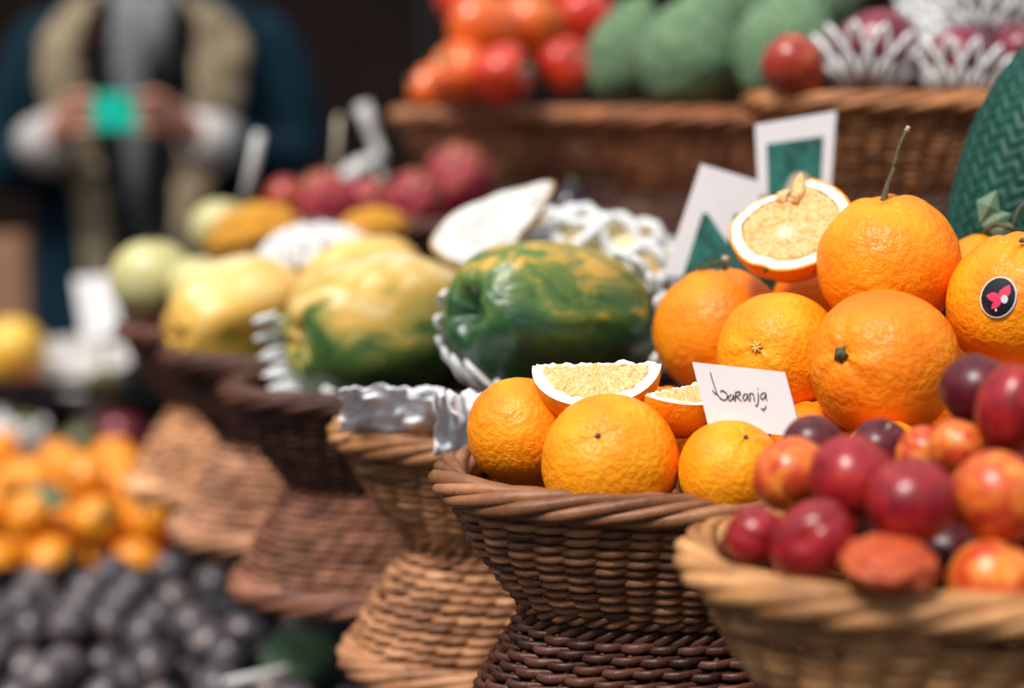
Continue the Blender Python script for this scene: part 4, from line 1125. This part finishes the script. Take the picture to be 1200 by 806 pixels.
# leaf on the persimmons
def leaf(label, px, py, Y, L_, Wd, ax):
    V = []; F = []; n = 12
    for i in range(n+1):
        u = i/n; w = Wd*math.sin(PI*u**.8)
        for j in range(5): v = (j-2)/2; V.append((L_*(u-.5), w*v, .012*math.sin(PI*u)-.25*w*v*v+.004*abs(v)))
    for i in range(n):
        for j in range(4): a = i*5+j; F.append((a, a+1, a+6, a+5))
    mb = MB(); mb.add(V, F); o = obj('leaf', mb.mesh('leaf', M['leaf']), loc=W(px, py, Y), rot=zq(ax)); s = o.modifiers.new('t', 'SOLIDIFY'); s.thickness = .001
    return tag(o, label, 'leaf')
leaf('broad green leaf lying on the persimmons', 52, 588, 2.16, .08, .022, cv(0, .5, .85))
AVs = bit('avocado', 'green avocado at the bottom among the passion fruits', 'avocado', AV[0], 348, 772, 44, 1.62, (.8, .3, .3), sc=(.9, .9, .9))
stick('tag_strip', 'grey plastic price strip lying on the passion fruits at the bottom edge', 'strip', [(262, 800, 1.50), (300, 793, 1.51), (338, 783, 1.52)], [.004, .005, .004], M['plastic_white'])

# far left raised crate with mangoes, nets and trays
crate('dark raised crate with assorted mangoes at the left edge', -1.14, -.55, 2.62, 3.02, .80, .05, M['crate'])
bx = thing('wooden_box', 'wooden box under the raised mango crate', 'box', (-.84, 2.82, TZ)); obj('body', bevel_box('box', (.26, .17, .08), M['dark_wood'], .003, (0, 0, .08)), bx)
left = [('large golden yellow mango at the left edge', 14, 416, 40, 2.72, (.3, .9, .1), 'papaya_y', (1, 1, .95)),
 ('olive green mango in the aisle crate, nearest the wicker baskets', 120, 466, 33, 2.70, (.5, .5, .3), MGd, (1, 1, .95)),
 ('dark red mango below the golden yellow one', 34, 466, 28, 2.66, (.9, .2, .1), MGp, (1, 1, 1)),
 ('blackish mango under the olive green one', 138, 512, 30, 2.62, (.7, .3, .1), MGp, (1, 1, 1)),
 ('greenish purple mango just above the persimmons', 92, 524, 26, 2.60, (.7, .3, .4), MGd, (1, 1, 1)),
 ('dark mango in a grey net at the left edge above the persimmons', 20, 512, 28, 2.62, (.7, .3, .4), MGd, (1, 1, 1))]
MGy = ball('mango', stone_fruit('mango_yellow', [(.3, (.85, .38, .03)), (.6, (.92, .55, .08)), (.8, (.9, .6, .15))], .35, 1, .1), lambda th, ph: (math.sin(th)*(1+.08*math.cos(th)), math.cos(th)*1.2))
li = [dict(px=d[1], py=d[2], r=d[3], Y=d[4]) for d in left]; relax(li)
for d, q in zip(left, li):
    me = MGy if d[6] == 'papaya_y' else d[6]
    tag(obj('mango', me, loc=q['p'], rot=zq(cv(*d[5])), scale=tuple(q['R']*s*.95 for s in d[7])), d[0], 'mango')
q = li[1]; R = q['R']
net('grey white foam net round the olive green mango', q['p'], cv(.3, .9, .2), 0, 0, (-R*1.1, R*.2), (lambda R: lambda z, ph: max(.4, math.sqrt(max(0, 1-(z/(R*1.25))**2)))*R*1.25)(R), 14, 4, .005)
q = li[5]; R = q['R']
net('grey white foam net round the dark mango at the left edge', q['p'], cv(.3, .9, .2), 0, 0, (-R*1.1, R*.9), (lambda R: lambda z, ph: max(.4, math.sqrt(max(0, 1-(z/(R*1.25))**2)))*R*1.25)(R), 14, 5, .004)
# white tray and price cards
tray = thing('foam_tray', 'shallow pale foam tray tilted above the olive green mango', 'tray', W(84, 428, 2.78), rot=zq(cv(.1, .85, .45)))
mb = MB(); V = []; F = []
for i, (r, z) in enumerate(((0, 0), (.05, 0), (.07, .004), (.085, .016), (.09, .016), (.076, -.001), (.05, -.005), (0, -.005))):
    for k in range(32): a = 2*PI*k/32; V.append((r*1.1*math.cos(a), r*.75*math.sin(a), z))
for i in range(7):
    for k in range(32): F.append((i*32+k, i*32+(k+1) % 32, (i+1)*32+(k+1) % 32, (i+1)*32+k))
mb.add(V, F); obj('tray_body', mb.mesh('tray', M['cuff']), tray)
pc = thing('price_card', 'blank looking white price card left of the round melon', 'card', W(118, 392, 2.55))
mb = MB(); cs = [W(86, 326, 2.58), W(132, 322, 2.56), W(142, 392, 2.54), W(98, 398, 2.56)]
mb.add([c-pc.location for c in cs]+[c-pc.location+FWD*.0015 for c in cs], [(0, 1, 2, 3), (4, 7, 6, 5), (0, 4, 5, 1), (1, 5, 6, 2), (2, 6, 7, 3), (3, 7, 4, 0)]); obj('card_sheet', mb.mesh('card', M['paper'], False), pc)
mb = MB(); mb.tube([Vector((0, .004, .02)), Vector((-.01, .06, -.12))], .003, 6); obj('stick', mb.mesh('stick', M['wood']), pc)
# tan board far left, dark shelves beyond
tp = thing('wooden_stand', 'tan wooden stand at the left edge behind the yellow mango', 'stand', (W(8, 330, 3.6).x, 3.6, 0))
obj('post', bevel_box('post', (.05, .02, .51), M['box_tan'], .004, (0, 0, .5)), tp); obj('foot', bevel_box('foot', (.1, .1, .015), M['box_tan'], .004, (0, 0, .015)), tp)

# ------------------------------------------------------------------ person
PX, PY = W(186, 200, 3.3).x, 3.3
def skin_obj(name, verts, edges, rad, mat, parent, sub=2, root=0):
    me = bpy.data.meshes.new(name); me.from_pydata(verts, edges, []); o = bpy.data.objects.new(name, me); C.objects.link(o)
    md = o.modifiers.new('skin', 'SKIN'); md.use_smooth_shade = True
    for i, r in enumerate(rad):
        s = me.skin_vertices[0].data[i]; s.radius = r if isinstance(r, tuple) else (r, r); s.use_root = (i == root)
    sb = o.modifiers.new('sub', 'SUBSURF'); sb.levels = sub; sb.render_levels = sub
    dg = bpy.context.evaluated_depsgraph_get(); me2 = bpy.data.meshes.new_from_object(o.evaluated_get(dg))
    bpy.data.objects.remove(o); me2.materials.clear(); me2.materials.append(mat)
    me2.polygons.foreach_set('use_smooth', [True]*len(me2.polygons))
    return obj(name, me2, parent)
per = thing('person', 'person in a dark teal coat with beige shearling trim holding a teal phone', 'person', (PX, PY, 0))
V = []; E = []; Rr = []
def sv(p, r, par=None):
    V.append(p); Rr.append(r)
    if par is not None: E.append((par, len(V)-1))
    return len(V)-1
pel = sv((0, 0, .95), (.15, .11)); wa = sv((0, 0, 1.10), (.135, .10), pel); ch = sv((0, 0, 1.30), (.15, .11), wa); nb = sv((0, .005, 1.46), (.075, .065), ch)
nk = sv((0, 0, 1.53), .055, nb); hd = sv((0, -.01, 1.61), (.075, .085), nk); hd2 = sv((0, -.005, 1.70), (.072, .085), hd); sv((0, 0, 1.76), .045, hd2)
for s in (-1, 1):
    hp = sv((s*.10, 0, .88), (.095, .095), pel); kn = sv((s*.11, -.02, .50), .06, hp); an = sv((s*.12, .02, .09), .042, kn); sv((s*.13, -.12, .035), (.045, .03), an)
    shd = sv((s*.19, 0, 1.42), .06, ch); el = sv((s*.27, -.03, 1.16), .045, shd)
    wr = sv((s*.115, -.27, 1.225), .028, el)
    pm = sv((s*.085, -.315, 1.25), (.030, .022), wr)
    for f in range(4):
        z = 1.285-.018*f
        k1 = sv((s*.082, -.335+.004*f, z), .010, pm); k2 = sv((s*.060, -.355+.003*f, z+.002), .009, k1); sv((s*(.034+.004*(f % 2)), -.353, z), .008, k2)
    t1 = sv((s*.075, -.30, 1.285), .011, pm); sv((s*.045, -.312, 1.295), .009, t1)
body = skin_obj('body', V, E, Rr, M['skin'], per)
# hair, face
mb = MB(); 
def ellip(mb, c, r, nu=24, nv=16, zmin=-2):
    V = []; F = []
    for i in range(nv+1):
        for j in range(nu):
            th = PI*i/nv; ph = 2*PI*j/nu; V.append((c[0]+r[0]*math.sin(th)*math.cos(ph), c[1]+r[1]*math.sin(th)*math.sin(ph), c[2]+r[2]*math.cos(th)))
    for i in range(nv):
        for j in range(nu): F.append((i*nu+j, (i+1)*nu+j, (i+1)*nu+(j+1) % nu, i*nu+(j+1) % nu))
    mb.add(V, F)
ellip(mb, (0, .03, 1.70), (.092, .10, .11)); ellip(mb, (0, .07, 1.58), (.08, .055, .14)); obj('hair', mb.mesh('hair', M['hair']), per)
mb = MB(); mb.tube([(0, -.085, 1.685), (0, -.105, 1.655), (0, -.108, 1.64)], [.008, .013, .012], 8); obj('nose', mb.mesh('nose', M['skin']), per)
mb = MB(); mb.tube([(-.024, -.086, 1.605), (0, -.094, 1.607), (.024, -.086, 1.605)], [.003, .008, .003], 8); obj('mouth', mb.mesh('mouth', M['lips']), per)
for s in (-1, 1):
    mb = MB(); ellip(mb, (s*.03, -.078, 1.68), (.012, .008, .007)); obj('eye', mb.mesh('eye', M['eye']), per)
# coat shell, open at the front
rings = [(.42, .25, .19), (.6, .25, .185), (.8, .235, .175), (.98, .225, .165), (1.12, .22, .16), (1.28, .235, .158), (1.38, .235, .15), (1.45, .185, .12), (1.50, .10, .085)]
zs = np.linspace(.42, 1.50, 30); Ws = np.interp(zs, [r[0] for r in rings], [r[1] for r in rings]); Ds = np.interp(zs, [r[0] for r in rings], [r[2] for r in rings])
V = []; F = []; nn = 44
for i, z in enumerate(zs):
    gap = .32+.30*max(0, (z-1.0)/.5)
    for k in range(nn+1):
        a = -PI/2+gap+(2*PI-2*gap)*k/nn; fo = 1+.03*math.sin(9*a)*max(0, (1.1-z))
        V.append((Ws[i]*fo*math.cos(a), Ds[i]*fo*math.sin(a), z))
for i in range(len(zs)-1):
    for k in range(nn): a = i*(nn+1)+k; F.append((a, a+1, a+nn+2, a+nn+1))
mb = MB(); mb.add(V, F); co = obj('coat', mb.mesh('coat', M['coat']), per); s_ = co.modifiers.new('t', 'SOLIDIFY'); s_.thickness = .018; s_.offset = 1
for s in (-1, 1):
    vs = [(s*.15, .0, 1.43), (s*.215, 0, 1.38), (s*.258, -.02, 1.26), (s*.262, -.045, 1.15), (s*.22, -.14, 1.17), (s*.15, -.23, 1.205)]
    skin_obj('sleeve', vs, [(i, i+1) for i in range(5)], [.075, .083, .078, .075, .066, .060], M['coat'], per)
    mb = MB(); mb.tube([(s*.158, -.222, 1.203), (s*.135, -.25, 1.215), (s*.12, -.268, 1.224)], [.056, .050, .044], 14); obj('cuff', mb.mesh('cuff', M['cuff']), per)
    # shearling band down the opening
    V = []; F = []; n = 70; m = 12
    for i in range(n+1):
        z = .45+1.06*i/n; gap = .32+.30*max(0, (z-1.0)/.5)
        Wz = float(np.interp(z, zs, Ws)); Dz = float(np.interp(z, zs, Ds)); w = .26 if z < 1.1 else .26+.15*min(1, (z-1.1)/.2)
        for k in range(m):
            t = 2*PI*k/m; a = -PI/2+s*(gap+w*.5+w*.5*math.cos(t)-.12)
            rr = 1.10+.12*math.sin(t)
            p = Vector((Wz*rr*math.cos(a), (Dz*rr)*math.sin(a), z)); p += Vector((1, -1, .5))*.014*nz((p.x*40, p.y*40, z*34), 1, 3)
            V.append(p)
    for i in range(n):
        for k in range(m): F.append((i*m+k, i*m+(k+1) % m, (i+1)*m+(k+1) % m, (i+1)*m+k))
    mb = MB(); mb.add(V, F); obj('shearling_trim', mb.mesh('shearling_trim', M['shearling']), per)
    vs = [(s*.10, 0, .90), (s*.11, -.02, .50), (s*.12, .015, .10)]
    skin_obj('trouser_leg', vs, [(0, 1), (1, 2)], [.115, .085, .065], M['trousers'], per)
    mb = MB(); ellip(mb, (s*.13, -.06, .05), (.05, .14, .05)); obj('shoe', mb.mesh('shoe', M['shoe']), per)
mb = MB(); V = []; F = []
for i in range(20):
    z = .82+.64*i/19; w = .16 if z < 1.35 else .16-.07*(z-1.35)/.11; d = .125 if z < 1.35 else .125-.04*(z-1.35)/.11
    for k in range(32): a = 2*PI*k/32; V.append((w*math.cos(a), d*math.sin(a), z))
for i in range(19):
    for k in range(32): F.append((i*32+k, i*32+(k+1) % 32, (i+1)*32+(k+1) % 32, (i+1)*32+k))
mb.add(V, F); obj('sweater', mb.mesh('sweater', M['sweater']), per)
mb = MB(); pts = [(.085*math.cos(a), .075*math.sin(a)-.01, 1.485+.012*math.sin(3*a)) for a in np.linspace(0, 2*PI, 40, endpoint=False)]
mb.tube(pts, .034, 10, closed=True); mb.tube([(-.02, -.10, 1.48), (-.015, -.15, 1.40), (-.01, -.16, 1.30), (-.005, -.155, 1.20), (.0, -.16, 1.05)], [.035, .036, .028, .022, .016], 10, flat=.5)
mb.tube([(.03, -.10, 1.48), (.03, -.15, 1.42), (.035, -.155, 1.34)], [.03, .032, .025], 10, flat=.5)
obj('scarf', mb.mesh('scarf', M['scarf']), per)
ph = thing('phone', 'teal mobile phone held level in both hands by the person', 'phone', (PX, PY-.350, 1.262))
obj('phone_case', bevel_box('case', (.044, .0045, .032), M['teal_case'], .004), ph)
obj('screen', bevel_box('screen', (.040, .0012, .029), M['black'], .001, (0, .0048, 0)), ph)
mb = MB(); mb.tube([(.030, -.004, .020), (.030, -.0065, .020)], .007, 14); obj('camera_lens', mb.mesh('lens', M['black']), ph)

# ------------------------------------------------------------------ light
w = bpy.data.worlds.new('world'); bpy.context.scene.world = w; w.use_nodes = True
nt = w.node_tree; bg = nt.nodes['Background']
tc = N(nt, 'ShaderNodeTexCoord'); sx = N(nt, 'ShaderNodeSeparateXYZ'); L(nt, tc.outputs['Generated'], sx.inputs[0])
L(nt, ramp(nt, math_(nt, 'MULTIPLY', math_(nt, 'ADD', sx.outputs[2], 1.0), .5), [(.45, (.02, .02, .024)), (.56, (.16, .19, .22)), (.72, (.60, .68, .75)), (1.0, (.74, .79, .84))]), bg.inputs['Color'])
bg.inputs['Strength'].default_value = 1.0
sd = bpy.data.lights.new('sun', 'SUN'); sd.energy = 4.2; sd.angle = math.radians(16); sd.color = (1, .95, .88)
so = bpy.data.objects.new('sun', sd); C.objects.link(so)
so.rotation_mode = 'QUATERNION'; so.rotation_quaternion = zq(Vector((-.42, -.50, 1.0)))
vs = bpy.context.scene.view_settings; vs.view_transform = 'Standard'; vs.look = 'None'; vs.gamma = 1; vs.use_curve_mapping = False; vs.exposure = 0.0
bpy.context.scene.display_settings.display_device = 'sRGB'
